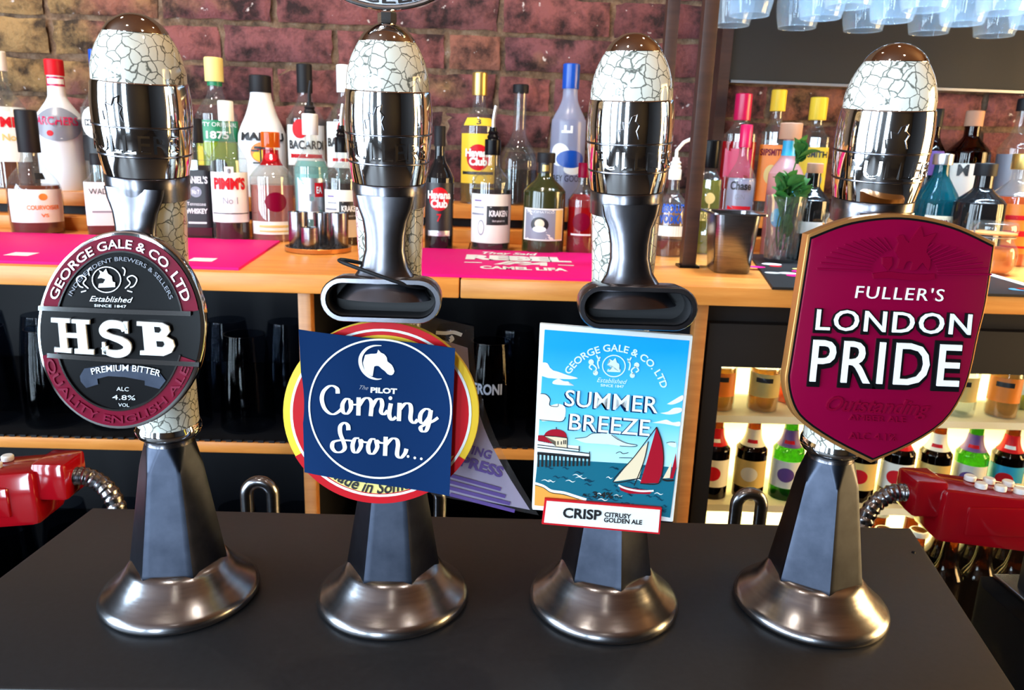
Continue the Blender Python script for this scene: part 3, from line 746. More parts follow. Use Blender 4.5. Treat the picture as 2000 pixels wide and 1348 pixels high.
# --- plastic wallet with leaflet, beside the second pump
YW = -.022; o_ = ony(900,800,YW)
def wb(x, y): return -.012*max(0, (y-800)/200.0)**2 + .006*((x-860)/100.0)
t = empty('plastic_wallet', o_, 'clear plastic wallet with a lilac leaflet hanging behind the round clip', 'wallet')
pl = Plane(YW, o_, None, wb)
def sheet(name, left, right, mat, lift, n=12):
    Lp = crom(left, 4); Rp = crom(right, 4); V = []; Fc = []; m = len(Lp)
    for i in range(m):
        for k in range(7):
            u = k/6; V.append(pl.px(Lp[i][0]*(1-u)+Rp[i][0]*u, Lp[i][1]*(1-u)+Rp[i][1]*u, lift))
    for i in range(m-1):
        for k in range(6): a = i*7+k; Fc.append((a, a+7, a+8, a+1))
    return fromdata(name, V, Fc, mat, t, True, 60)
sheet('sleeve', [(822,612),(824,700),(828,800),(835,880),(845,955)], [(926,640),(928,720),(958,835),(1000,920),(1052,1004)], 'g_plastic', .001)
M['leaflet'] = pm('lilac_leaflet', (.42,.36,.48), .5)
lf = sheet('leaflet', [(826,650),(826,720),(830,800),(836,880),(846,950)], [(913,682),(920,750),(945,840),(985,920),(1035,995)], 'leaflet', 0)
pl.text('lettering', 'TASTING', (868,868), (957,900), 15, 'purple', t, .0008, .03)
pl.text('lettering', 'EXPRESS', (858,893), (980,934), 18, 'purple', t, .0008, .04)
pl.stroke('small_print', [[(862+k*6,918+k*13),(978+k*9,955+k*13)] for k in range(4)], lambda *a: 6, 'purple', t, .0008)
pl.stroke('hang_tab', [[(852,648),(870,650),(886,649),(902,655)],[(880,656),(884,662),(878,666)]], lambda dx,dy,u: 7, 'white', t, .002, 4)

# --- rectangular seaside clip
YC = -.060; o_ = ony(1196,826,YC)
t = empty('pump_clip', o_, 'rectangular blue seaside pump clip reading SUMMER BREEZE', 'pump clip')
q = Plane(YC, o_, (1040,630,3.2875))
q.poly('plate', [(50,10),(60,8),(1030,86),(1032,96),(905,1280),(895,1283),(2,1205),(-2,1195)], 'white', t, 0, .0035, 0, .0008)
def skymat():
    m = pm('printed_sky', (.02,.45,.85), .3); n, l, b = nodes(m)
    s = n.new('ShaderNodeSeparateXYZ'); tc = n.new('ShaderNodeTexCoord'); l.new(tc.outputs['Object'], s.inputs[0])
    mr = n.new('ShaderNodeMapRange'); mr.inputs[1].default_value = -.02; mr.inputs[2].default_value = .045; l.new(s.outputs['Z'], mr.inputs[0])
    r = ramp(m, mr.outputs[0], [(0,(.45,.78,.86)),(.35,(.10,.56,.80)),(1,(.006,.34,.78))]); l.new(r.outputs['Color'], b.inputs['Base Color']); return m
M['printsky'] = skymat()
M['sea'] = pm('printed_sea', (.008,.13,.20), .3); M['sea2'] = pm('printed_wave', (.004,.045,.085), .3); M['sand'] = pm('printed_sand', (.80,.36,.06), .35)
M['cream'] = pm('printed_cream', (.80,.66,.45), .35); M['sail'] = pm('printed_red', (.36,.006,.02), .3); M['pale'] = pm('printed_pale', (.68,.86,.88), .35)
q.flat('sky_print', [(78,45),(1008,116),(882,1252),(12,1172)], 'printsky', t, .0003)
CL = [[(63,255),(95,260),(120,300),(165,315),(220,335),(292,357),(200,362),(60,342)], [(132,375),(165,360),(200,375),(230,378),(238,398),(268,404),(180,400),(130,392)],
 [(50,455),(85,460),(112,490),(110,530),(160,520),(205,535),(212,585),(190,630),(120,628),(45,618)], [(862,522),(900,500),(950,470),(966,468),(960,500),(900,525)], [(818,580),(870,570),(905,548),(955,548),(950,575),(880,590)],
 [(765,642),(830,630),(860,622),(900,640),(945,635),(942,665),(880,655),(820,645)], [(272,745),(340,735),(380,712),(440,708),(505,712),(540,745),(600,770),(668,785),(600,795),(480,780),(340,772)], [(858,770),(885,765),(920,770),(918,800),(880,790)]]
for cpt in CL: q.flat('cloud', crom(cpt+[cpt[0]],3)[:-1], 'pale' if cpt[0][0] in (272,858) else 'white', t, .0005)
q.stroke('cloud_outline', [[(50,455),(85,460),(112,490),(110,530),(160,538),(165,520)],[(45,622),(120,630),(190,634),(212,605)],[(272,742),(340,735),(380,712),(440,708)],[(505,718),(540,745),(600,772),(668,785),(650,795),(560,790)],[(535,838),(560,828),(580,840),(615,834)],[(555,866),(640,868)],[(858,772),(885,765),(915,768)]], lambda *a: 4, 'blackprint', t, .0006, 4)
q.flat('sea_print', [(33,880),(370,890),(610,904),(925,930),(882,1252),(330,1140),(180,1095),(60,1050),(16,1035)], 'sea', t, .0005)
rw = random.Random(3)
wv = []; ww = []
for i in range(60):
    yy = rw.uniform(925,1220); xx = rw.uniform(max(30, 30+(yy-1030)*2.6), 840); s_ = rw.uniform(25,75)
    (wv if i % 4 else ww).append([(xx,yy),(xx+s_*.35,yy-7),(xx+s_*.7,yy+5),(xx+s_,yy-2)])
q.stroke('wave_lines', wv, lambda dx,dy,u: 9*math.sin(u*3.0+.07), 'sea2', t, .0006, 3)
q.stroke('wave_crests', ww, lambda dx,dy,u: 6*math.sin(u*3.0+.07), 'white', t, .0007, 3)
q.flat('sand_print', [(16,1035),(80,1062),(180,1098),(335,1135),(335,1200),(12,1172)], 'sand', t, .0006)
q.stroke('foam', [[(16,1030),(70,1048),(120,1078),(200,1090),(280,1115),(345,1135)]], lambda *a: 17, 'white', t, .0007, 4)
q.stroke('foam_line', [[(16,1040),(70,1058),(120,1090),(200,1102),(300,1132)]], lambda *a: 4, 'blackprint', t, .0008, 4)
# pier
q.flat('pier_roof', [(35,722),(80,722),(150,762),(150,785),(33,762)], 'sail', t, .0007)
q.flat('pier_wall', [(34,755),(150,778),(298,790),(298,822),(30,800)], 'white', t, .0007)
q.flat('pier_drum', [(75,722),(220,735),(218,805),(150,795),(150,760),(80,728)], 'cream', t, .0008)
q.flat('pier_dome', [(72,722)]+[(146+72*math.cos(R(a)), 728-46*math.sin(R(a))) for a in range(175,4,-12)]+[(220,736)], 'sail', t, .0009)
q.stroke('pier_outline', [[(72,724),(146,728),(222,738)],[(152,668),(152,684)],[(30,798),(150,812),(365,838)],[(30,782),(150,795),(300,812)],[(298,790),(298,826)],[(222,738),(222,805)],[(365,825),(365,860)]], lambda *a: 5, 'blackprint', t, .0010, 2)
q.flat('pier_deck', [(30,800),(365,842),(365,858),(28,826)], 'white', t, .0008)
q.stroke('pier_deck_shadow', [[(30,836),(200,850),(368,866)]], lambda *a: 18, 'blackprint', t, .0008, 3)
q.stroke('pier_legs', [[(x, 836+x*.08),(x-2, 925-x*.02)] for x in range(38, 366, 25)], lambda *a: 12, 'blackprint', t, .0008)
q.stroke('pier_windows', [[(162,758),(162,782)],[(184,760),(184,780)],[(200,752),(200,778)],[(211,752),(211,778)]], lambda *a: 6, 'blackprint', t, .0010)
# boats
q.flat('red_sail', crom([(795,668),(828,760),(840,860),(832,950),(806,1028)],4)+[(690,1030),(735,880)], 'sail', t, .0008)
q.flat('cream_sail', [(738,765),(715,880),(682,995),(520,1018),(600,920),(680,820)], 'cream', t, .0009)
q.stroke('rigging', [[(795,668),(650,860),(515,1020),(690,995)],[(742,760),(712,890),(650,1045)],[(795,668),(828,760),(840,860),(832,950),(806,1030),(690,1030)]], lambda *a: 6, 'blackprint', t, .0010, 4)
q.flat('hull', [(552,1040),(640,1062),(775,1075),(750,1098),(620,1095),(565,1075)], 'sail', t, .0009)
q.stroke('gunwale', [[(550,1040),(600,1062),(690,1078),(776,1076)]], lambda *a: 12, 'white', t, .0011, 4)
q.flat('red_sail', [(918,835),(922,925),(900,1000),(880,1000)], 'sail', t, .0008); q.flat('cream_sail', [(893,890),(880,995),(835,998)], 'cream', t, .0009)
q.stroke('hull', [[(832,1002),(860,1012),(905,1010)]], lambda *a: 12, 'blackprint', t, .0009, 3)
# lettering
q.arc('lettering', 'GEORGE GALE & CO. LTD', (515,480), 315, 296, -65, 74, 44, 'pale', t, .0006, .02, 0, False, 0, .075)
q.ring('crest_ring', (522,278), 76, 72, 7, 'pale', t, .0006, 0, 360, .05, 40)
q.flat('crest_griffin', [(478,272),(500,250),(494,232),(514,244),(532,226),(536,250),(556,266),(556,294),(566,300),(564,318),(478,314),(482,298),(506,296),(514,278),(494,270)], 'pale', t, .0006)
for sx in (-1, 1):
    bx = lambda d, y: (522+sx*d, y+sx*d*.06)
    q.stroke('crest_sprig', [[bx(88,225),bx(104,260),bx(96,300)],[bx(112,215),bx(92,250)],[bx(130,330),bx(112,300),bx(140,275),bx(158,295),bx(140,310)]], lambda *a: 9, 'pale', t, .0006, 4)
    q.flat('crest_flower', circ(522+sx*146, 262+sx*10, 18, n=8), 'pale', t, .0006); q.flat('crest_flower', circ(522+sx*118, 330+sx*8, 17, n=8), 'pale', t, .0006)
q.text('lettering', 'Established', (412,380), (606,394), 30, 'pale', t, .0006, .0, .4)
q.text('lettering', 'SINCE 1847', (436,408), (586,418), 16, 'pale', t, .0006, .02)
for s_, p0, p1, h in (('SUMMER', (204,530), (800,578), 104), ('BREEZE', (232,682), (748,724), 104)):
    q.text('letter_shadow', s_, (p0[0]-8,p0[1]+7), (p1[0]-8,p1[1]+7), h, 'navy', t, .0007, .012)
    q.text('lettering', s_, p0, p1, h, 'white', t, .0013, .006)
q.text('lettering', '3.4%', (385,1118), (515,1126), 36, 'blackprint', t, .0009, .03); q.text('lettering', 'ALC', (318,1112), (370,1115), 18, 'blackprint', t, .0009, .02); q.text('lettering', 'VOL', (524,1124), (572,1127), 18, 'blackprint', t, .0009, .02)
q.poly('strip_border', [(78,1118),(824,1178),(810,1345),(58,1280)], 'red', t, .0030, .0020)
q.poly('strip', [(90,1130),(812,1188),(800,1332),(72,1268)], 'white', t, .0034, .0006)
q.text('lettering', 'CRISP', (190,1232), (435,1250), 60, 'blackprint', t, .0038, .03)
q.text('lettering', 'CITRUSY', (455,1228), (625,1242), 28, 'blackprint', t, .0038, .03)
q.text('lettering', 'GOLDEN ALE', (452,1262), (695,1280), 28, 'blackprint', t, .0038, .03)

# --- crimson shield clip
YC = -.084; o_ = ony(1740,660,YC)
t = empty('pump_clip', o_, 'crimson shield pump clip with copper edge reading LONDON PRIDE', 'pump clip')
pl = Plane(YC, o_)
TOPA = crom([(1577,458),(1660,428),(1760,418),(1860,436),(1945,474)],6)
SH = TOPA[:-1]+crom([(1945,474),(1928,590),(1912,655),(1898,722),(1880,774),(1843,828),(1778,871),(1702,905)],3)[:-1]+crom([(1702,905),(1625,866),(1566,826),(1543,793),(1533,747),(1538,706),(1558,580),(1577,458)],3)[:-1]
cx, cy = 1738, 655
sc = lambda k, dx=0: [(cx+dx+(x-cx)*k, cy+(y-cy)*k) for x,y in SH]
pl.poly('edge_plate', sc(1.0), 'copper', t, 0, .007, 0, .0008)
pl.poly('black_border', sc(.972), 'blackgloss', t, .0006, .001)
pl.poly('crimson_field', sc(.955), 'crimson', t, .0014, .001, 0, .0004)
q = Plane(YC, o_, (1500,400,2.592))
rays = []
for sx in (-1, 1):
    for k in range(11):
        a = R(2+k*7.0); r0, r1 = (150, 420-k*14)
        bx, by = 680+sx*20, 345
        rays.append([(bx+sx*r0*math.cos(a), by-r0*.8*math.sin(a)+sx*8), (bx+sx*r1*math.cos(a), by-r1*.62*math.sin(a)+sx*14)])
q.stroke('embossed_ray', rays, lambda dx,dy,u: 5+3*u, 'crimson', t, .0024, 2, .0010)
q.poly('embossed_griffin', crom([(640,320),(655,270),(635,235),(650,190),(640,165),(672,150),(700,190),(760,105),(775,160),(840,140),(800,200),(790,240),(810,270),(800,330),(770,290),(740,325),(710,328),(720,290),(690,285),(672,325)],2), 'ruby', t, .0026, .0014)
q.poly('embossed_shield', [(570,265),(615,262),(618,300),(595,330),(570,300)], 'ruby', t, .0026, .0012)
q.poly('embossed_ribbon', [(520,345),(600,335),(680,345),(780,350),(830,345),(835,372),(780,382),(680,378),(600,368),(525,372)], 'ruby', t, .0024, .0010)
q.text('lettering', 'FULLER\'S', (432,468), (880,486), 62, 'white', t, .0022, .0, .12, .0004, 1.15)
for s_, p0, p1, h, b in (('LONDON', (230,626), (1008,652), 104, .0), ('PRIDE', (200,885), (948,912), 212, .0)):
    q.text('letter_border', s_, (p0[0]-10,p0[1]+8), (p1[0]+8,p1[1]+8), h*1.02, 'blackgloss', t, .0024, b+.07, 0, .0010, 1.12, (.10,-1))
    q.text('lettering', s_, p0, p1, h, 'white', t, .0034, b+.004, 0, .0016, 1.12, (.10,-1))
q.text('embossed_script', 'Outstanding', (285,1035), (810,1062), 74, 'ruby', t, .0024, .01, .45, .0012)
q.text('embossed_line', 'AMBER ALE', (400,1085), (690,1098), 30, 'ruby', t, .0022, .0, 0, .0010); q.text('embossed_line', 'ALC 4.1%', (400,1180), (640,1190), 34, 'ruby', t, .0022, .0, 0, .0010)

# ================================================================== bottles on the back bar
PROF = {
 'std':   [(0,.95),(.02,1),(.54,1),(.60,.94),(.66,.72),(.71,.48),(.75,.38),(.80,.34),(1,.33)],
 'tall':  [(0,.95),(.02,1),(.50,1),(.57,.93),(.64,.66),(.70,.44),(.76,.36),(1,.33)],
 'squat': [(0,.92),(.03,1),(.56,1),(.64,.93),(.70,.66),(.75,.42),(.80,.36),(1,.36)],
 'drop':  [(0,.90),(.03,.97),(.25,1),(.38,.97),(.47,.78),(.54,.50),(.60,.38),(.68,.33),(1,.32)],
 'cone':  [(0,.97),(.02,1),(.45,1),(.56,.90),(.68,.64),(.80,.46),(.88,.41),(1,.40)],
 'sq':    [(0,.96),(.02,1),(.60,1),(.66,.94),(.71,.62),(.75,.42),(.80,.36),(1,.34)],
 'tri':   [(0,1),(.02,1),(.50,.96),(.62,.80),(.74,.48),(.82,.32),(1,.28)],
 'goose': [(0,.96),(.02,1),(.55,1),(.63,.90),(.70,.62),(.76,.45),(.84,.41),(1,.40)],
 'beer':  [(0,.95),(.03,1),(.55,1),(.62,.93),(.70,.62),(.80,.46),(.93,.42),(1,.44)],
 'mixer': [(0,.92),(.04,1),(.52,1),(.64,.86),(.76,.58),(.86,.46),(1,.46)],
}
def face_angle(p): return math.atan2(CAM.y-p[1], CAM.x-p[0])        # direction from the bottle to the drinker
def bottle(name, label, pos, H, Rm, prof, glassm, liquid=None, cap=None, labels=(), group=None, sq=0, seg=28, cat='bottle', extra=None, turn=0):
    """cap: (material, start fraction, radius factor); liquid: (material, level fraction); labels: (z0, z1, half angle, material, centre angle, texts)"""
    t = empty(name, pos, label, cat, group)
    P = crom(PROF[prof], 5); fa = face_angle(pos)+R(turn)
    def rad(f):
        for (a, ra), (b, rb) in zip(P, P[1:]):
            if f <= b: return ra+(rb-ra)*(f-a)/max(b-a,1e-6)
        return P[-1][1]
    def fac(th, r):
        if not sq or r < .60: return 1.0
        c, s = abs(math.cos(th-fa)), abs(math.sin(th-fa)); return (c**sq+s**sq)**(-1.0/sq)*.86
    pr = [(f*H, r*Rm) for f, r in P]
    lathe('glass', pr, glassm, t, seg, (lambda th, i: fac(th, P[i][1])) if sq else None, angle=50)
    if liquid:
        lm, lv = liquid; L = [(f, r) for f, r in P if .015 < f < lv]; L = [(.012, L[0][1])]+L+[(lv, rad(lv))]
        lathe('liquid', [(f*H, max(r*Rm-.0016, .002)) for f, r in L], lm, t, 20, (lambda th, i: fac(th, L[i][1])) if sq else None, angle=50)
    if cap:
        cm, c0, cr = cap; r = P[-1][1]*Rm*cr
        lathe('cap', [(c0*H, r*.98),(c0*H+.001, r),(H-.0015, r),(H, r*.92)], cm, t, 20)
    for (z0, z1, ha, lm, ca, texts) in labels:
        V = []; Fc = []; nz, na = 8, 14
        for j in range(nz+1):
            f = z0+(z1-z0)*j/nz; r = rad(f)
            for i in range(na+1):
                th = fa+R(ca)+R(-ha+2*ha*i/na); rr = r*Rm*fac(th, r)+.0006
                V.append((rr*math.cos(th), rr*math.sin(th), f*H))
        for j in range(nz):
            for i in range(na): a = j*(na+1)+i; Fc.append((a, a+1, a+na+2, a+na+1))
        lb = fromdata('label', V, Fc, lm, t, True, 60)
        for tx in texts:
            s_, zc, h, tm, hw = tx[:5]; bold = tx[5] if len(tx) > 5 else .02; ta = tx[6] if len(tx) > 6 else 0
            if s_ in ('disc', 'bar'):
                W = []; n = 24; nr = 5; lift = .0009+.0003*bold if bold >= 1 else .0009
                for q_ in range(1, nr+1):
                    for k in range(n):
                        a = 2*math.pi*k/n; u, v = math.cos(a), math.sin(a)
                        if s_ == 'bar': m_ = max(abs(u), abs(v)); u, v = u/m_, v/m_
                        u, v = u*q_/nr, v*q_/nr
                        th = fa+R(ca+ta)+R(hw)*u; f = zc+h*v; r = rad(f); rr = r*Rm*fac(th, r)+lift
                        W.append((rr*math.cos(th), rr*math.sin(th), f*H))
                F2 = [tuple(range(n))]+[(q_*n+k, q_*n+(k+1) % n, (q_+1)*n+(k+1) % n, (q_+1)*n+k) for q_ in range(nr-1) for k in range(n)]
                fromdata('print', W, F2, tm, lb, True, 80)
                continue
            V2, F2, asp = text_flat(s_, bold); W = []
            for u, v in V2:
                th = fa+R(ca+ta)+R(hw)*(u*2-1); f = zc+h*(v-.5); r = rad(f); rr = r*Rm*fac(th, r)+.0017
                W.append((rr*math.cos(th), rr*math.sin(th), f*H))
            fromdata('lettering', W, F2, tm, lb, False)
    if extra: extra(t, H, Rm, fa, rad)
    return t
def place(x, top, w, base=None, Y=None, z=SZ, ymax=.945):
    """foot of a bottle from the photo: front row stands where its base shows, back row on the step at depth Y"""
    if Y is None:
        p = onz(x, base, z)
        if p.y > ymax: Y = ymax
        else: Y = p.y
    row = base if base else top+150
    zt = ony(x, top, Y).z; p = ony(x, (row+top)/2, Y); p.z = z
    Rm = w/2*pxm((p.x, p.y, (z+zt)/2)); return p, zt-z, Rm
def pourer(mat, rod='silver', bend=.4):
    def f(t, H, Rm, fa, rad):
        lathe('pourer', [(H-.002,.0085),(H+.004,.0105),(H+.008,.0080),(H+.011,.0100),(H+.014,.0065),(H+.020,.0060)], mat, t, 16)
        tube('spout', [(0,0,H+.018),(0,0,H+.032),(.002+bend*.01,-.001,H+.046),(.004+bend*.03,-.002,H+.056)], .0032, rod, t, 8)
    return f
BK = 1.093
STAND = []                                                    # standing bottles with their radius
SP = 'spirit bottles on the back bar'
def B(label, x, top, w, prof, glassm, base=None, Y=None, z=None, **k):
    z = z if z is not None else (SZ if base else STEP)
    if base is None and Y is None: Y = BK
    p, H, Rm = place(x, top, w, base, Y, z); t = bottle('spirit_bottle', label, p, H, Rm, prof, glassm, group=SP, **k); STAND.append((t, Rm+.001)); return t
# ---- left of the first pump
B('clear bottle with white PIMM label at the left edge of the photo', 2, 100, 78, 'std', 'g', liquid=('l_amber',.45), cap=('white',.86,1.15),
  labels=[(.20,.60,62,'offwhite',0,[("PIMM'S",.49,.07,'red',52,.04),('No 1',.38,.05,'goldprint',25)])], turn=14)
B('cognac bottle with long black neck capsule and white label', 62, 215, 97, 'drop', 'g', base=447, liquid=('l_amber',.40), cap=('black',.66,1.25),
  labels=[(.10,.37,66,'white',4,[('COURVOISIER',.225,.035,'orange',34,.02,12),('disc',.31,.028,'orange',9,0,12),('VS',.16,.028,'orange',8,.02,12)]),
          (.45,.50,12,'black',18,[])])
B('white frosted bottle with red cap and round silver label', 120, 117, 86, 'tall', 'whiteglass', cap=('red',.88,1.2),
  labels=[(.80,.87,170,'magenta',0,[('bar',.835,.02,'white',60,0)]),(.40,.41,5,'white',0,[('disc',.51,.13,'grey',62,0,-6),('ARCHERS',.535,.06,'magenta',52,.02,-8),('disc',.44,.022,'red',8,1,-24)])])
B('clear bottle with blue cap and white round vermouth label beside the first pump', 186, 97, 74, 'std', 'g', liquid=('l_clear',.6), cap=('blue',.80,1.15),
  labels=[(.22,.40,75,'blackprint',0,[]),(.41,.415,5,'white',0,[('disc',.49,.12,'white',60,0,-8),('disc',.49,.045,'red',24,1,4),('bar',.49,.022,'blackprint',44,2,-8),('MARTINI',.49,.03,'white',40,.03,-8)])])
B('whiskey bottle with tall white label half hidden by the first pump', 196, 300, 66, 'sq', 'g', base=449, liquid=('l_amber',.55), cap=('black',.86,1.2), sq=6,
  labels=[(.13,.66,50,'white',0,[('WADE',.55,.07,'blackprint',34,0),('bar',.30,.01,'grey',30,0)])])
# ---- between first and second pump
B('dark bottle with burgundy capsule right behind the first pump', 372, 135, 60, 'std', 'g_brown', liquid=('l_dark',.6), cap=('ruby',.84,1.15),
  labels=[(.22,.55,60,'blackprint',0,[('bar',.46,.05,'orange',40,0),('bar',.32,.05,'cork',40,0)])])
B('square black-labelled whiskey bottle next to the first pump', 390, 232, 66, 'sq', 'g', base=463, liquid=('l_dark',.62), cap=('black',.80,1.2), sq=7, turn=-12,
  labels=[(.10,.58,50,'blackprint',0,[("DANIEL'S",.50,.055,'white',38,.03),('disc',.40,.045,'grey',20,0),('No 7',.40,.035,'white',12,.02),('Tennessee',.30,.03,'white',30,.0),('WHISKEY',.24,.04,'white',34,.04),('bar',.14,.008,'white',30,0)])])
B('green-labelled liqueur bottle with cream cap and yellow contents', 424, 113, 78, 'std', 'g', liquid=('l_green',.44), cap=('paleyellow',.83,1.35),
  labels=[(.80,.835,170,'green',0,[]),(.40,.55,80,'green',0,[('DUTY ORIGINAL',.52,.03,'white',60,.0),('1875',.445,.05,'white',30,.03)]),(.10,.39,70,'l_green',-10,[('bar',.24,.12,'yellow',12,0,-45),('disc',.22,.05,'blackprint',22,0,10)])])
B('bottle with white cap and red-lettered PIMM label, dark foot', 459, 198, 69, 'std', 'g', base=468, liquid=('l_dark',.50), cap=('white',.86,1.25),
  labels=[(.86,.885,170,'red',0,[]),(.14,.50,72,'white',0,[("PIMM'S",.42,.075,'red',50,.05),('No 1',.30,.05,'grey',22,.0),('bar',.205,.004,'blackprint',64,0)]),(.50,.54,14,'white',0,[('disc',.51,.018,'silver',6,0)])])
def palm(t, H, Rm, fa, rad):
    pass
B('white coconut rum bottle with black cap and palm sunset', 499, 147, 92, 'cone', 'whiteglass', cap=('black',.86,1.12),
  labels=[(.44,.445,4,'white',0,[('MALIBU',.50,.06,'blackprint',56,.05),('disc',.37,.085,'orange',30,0),('disc',.345,.05,'yellow',24,1),('bar',.40,.008,'red',20,2,6),('bar',.34,.07,'blackprint',1.6,2,-6),('bar',.41,.010,'blackprint',12,3,-8),('bar',.385,.008,'blackprint',9,3,-18),('bar',.285,.006,'blackprint',24,2)])])
B('pink spirit bottle with clear orange stopper and round magenta seal', 534, 258, 84, 'std', 'g', base=468, liquid=('l_pink',.52), cap=('l_orange',.86,1.3),
  labels=[(.70,.84,100,'l_red',0,[('disc',.775,.04,'red',50,0),('8',.775,.05,'white',10,.03)]),(.38,.385,4,'offwhite',0,[('disc',.37,.09,'ruby',28,0,8)]),(.07,.19,70,'offwhite',6,[('bar',.145,.012,'goldprint',44,0),('bar',.10,.008,'goldprint',44,0)])])
B('clear rum bottle with black cap and bat label behind the teal bottle', 588, 125, 74, 'std', 'g', liquid=('l_clear',.5), cap=('black',.79,1.2),
  labels=[(.25,.55,66,'white',0,[('disc',.52,.07,'red',24,0,-18),('BACARDI',.405,.06,'blackprint',54,.03),('bar',.32,.015,'red',50,0)])])
B('clear bottle of pale teal liquid with white collar and black pourer', 593, 222, 68, 'std', 'g', base=462, liquid=('l_teal',.64), cap=('white',.84,1.35), extra=pourer('black','black',.0),
  labels=[(.18,.54,58,'l_teal',0,[('bar',.36,.15,'silver',50,0),('bar',.42,.055,'red',14,1,22),('EA',.42,.05,'white',9,.03,22),('bar',.22,.03,'white',26,1,-10)])])
B('clear rum bottle with white cap and red bat label beside the second pump', 668, 127, 76, 'std', 'g', liquid=('l_clear',.55), cap=('white',.80,1.25),
  labels=[(.24,.58,66,'white',0,[('disc',.53,.08,'red',30,0,6),('BACARDI',.43,.06,'blackprint',58,.03),('bar',.30,.012,'red',40,0)])])
def loops(t, H, Rm, fa, rad):
    for s_ in (-1, 1):
        a = fa+math.pi/2*s_; z = .63*H
        c = Vector((math.cos(a), math.sin(a), 0)); pts = [c*(Rm*.60+.011*math.cos(2*math.pi*k/20)) + Vector((0,0,z+.012*math.sin(2*math.pi*k/20))) for k in range(20)]
        tube('loop_handle', pts, .0032, 'g', t, 8, True)
    pourer('blackgloss','silver',.0)(t, H, Rm, fa, rad)
KL = lambda: [(.08,.52,72,'offwhite',0,[('bar',.33,.085,'blackprint',34,0,22),('KRAKEN',.35,.05,'white',27,.04,22),('black spiced rum',.285,.02,'white',18,0,22),('disc',.22,.07,'grey',10,0,-28),('disc',.22,.058,'offwhite',8,1,-28),('bar',.34,.008,'grey',22,0,-42),('bar',.40,.006,'grey',16,0,-36),('bar',.46,.006,'purple',12,0,-40)])]
B('spiced rum bottle with loop handles half behind the second pump', 668, 268, 70, 'squat', 'g', base=476, liquid=('l_dark',.58), cap=('blackgloss',.86,1.1), labels=KL(), extra=loops)
# ---- between second and third pump
B('black rum bottle with red round emblem beside the second pump', 858, 246, 56, 'std', 'blackglass', base=486, cap=('black',.84,1.2),
  labels=[(.12,.55,66,'blackprint',0,[('disc',.42,.095,'red',40,0),('Havana',.455,.06,'white',46,.04),('Club',.385,.06,'white',32,.04),('7',.27,.06,'red',9,.02),('bar',.14,.022,'silver',46,0)])])
B('golden rum bottle with gold cap and yellow label', 936, 142, 70, 'std', 'g', liquid=('l_rum',.52), cap=('gold',.83,1.25),
  labels=[(.60,.66,60,'yellow',0,[('3',.63,.04,'blackprint',8,.03)]),(.16,.54,66,'yellow',0,[('disc',.36,.10,'red',38,0),('Havana',.395,.055,'white',42,.05),('Club',.33,.055,'white',28,.05),('bar',.24,.012,'blackprint',55,0)])])
B('spiced rum bottle with loop handles and white octopus label', 960, 272, 78, 'squat', 'g', base=488, liquid=('l_dark',.56), cap=('blackgloss',.86,1.1), labels=KL(), extra=loops)
B('unlabelled clear decanter bottle with dark stopper and little dark spirit', 1015, 165, 76, 'drop', 'g', liquid=('l_dark',.30), cap=('black',.93,1.25))
B('squat dark olive rum bottle with portrait label', 1063, 298, 82, 'squat', 'olive', base=493, cap=('black',.90,1.2),
  labels=[(.80,.90,120,'blackprint',0,[('bar',.85,.03,'gold',22,0)]),(.14,.46,62,'offwhite',0,[('bar',.30,.145,'grey',44,0,-10),('disc',.30,.075,'blackprint',24,1,-10),('disc',.31,.045,'cream',13,2,-10),('disc',.255,.03,'white',18,3,-10),('bar',.30,.145,'goldprint',13,0,46),('DIPLOMATICO',.425,.022,'white',38,.0,-10)])])
def birds(t, H, Rm, fa, rad): pass
B('frosted vodka bottle with blue cap and flying geese', 1113, 125, 68, 'goose', 'g_frost', cap=('blue',.83,1.2),
  labels=[(.17,.42,75,'g_frost',0,[('disc',.37,.08,'white',34,0,-26),('disc',.34,.062,'blue',48,1,12),('disc',.27,.04,'white',30,0,20),('bar',.53,.009,'white',18,1,-4),('bar',.555,.02,'white',4,1,-10),('bar',.55,.022,'white',4,1,10),('GREY GOOSE',.205,.045,'blackprint',60,.0)])])
B('red aperitif bottle against the third pump', 1137, 318, 58, 'std', 'g', base=494, liquid=('l_red',.66), cap=('ruby',.84,1.2),
  labels=[(.20,.52,60,'l_red',0,[('disc',.36,.10,'ruby',34,0),('bar',.22,.01,'white',40,0)])])
# ---- right of the third pump
B('clear vodka bottle with blue lettering and white pourer, beside the dark post', 1312, 330, 62, 'std', 'g', base=499, liquid=('l_amber',.18), cap=('white',.88,1.2), extra=pourer('white','white',.9),
  labels=[(.24,.68,70,'g_plastic',0,[('ABSOLUT',.56,.09,'blue',52,.05),('VODKA',.44,.09,'blue',42,.05)]),(.24,.36,62,'offwhite',0,[])])
B('yellow-green gin bottle with black cap and gold tree print', 1394, 274, 62, 'sq', 'g', Y=.95, z=SZ, liquid=('l_olive',.66), cap=('blackgloss',.76,1.7), sq=7,
  labels=[(.40,.405,4,'goldprint',0,[('disc',.50,.05,'goldprint',18,0,12),('bar',.43,.03,'goldprint',3,0,12),('WHITLEY NEILL',.34,.07,'paleyellow',48,.04)])])
B('pink gin bottle with magenta cap and white script label, front one', 1441, 243, 56, 'std', 'g', Y=.94, z=SZ, liquid=('l_pink',.30), cap=('magenta',.83,1.25),
  labels=[(.30,.60,60,'g_frost',0,[('Chase',.545,.06,'blackprint',40,.03),('GIN',.46,.04,'grey',18,.0),('bar',.34,.05,'red',48,0)]),(.16,.34,34,'white',32,[('bar',.25,.05,'blackprint',4,0)])])
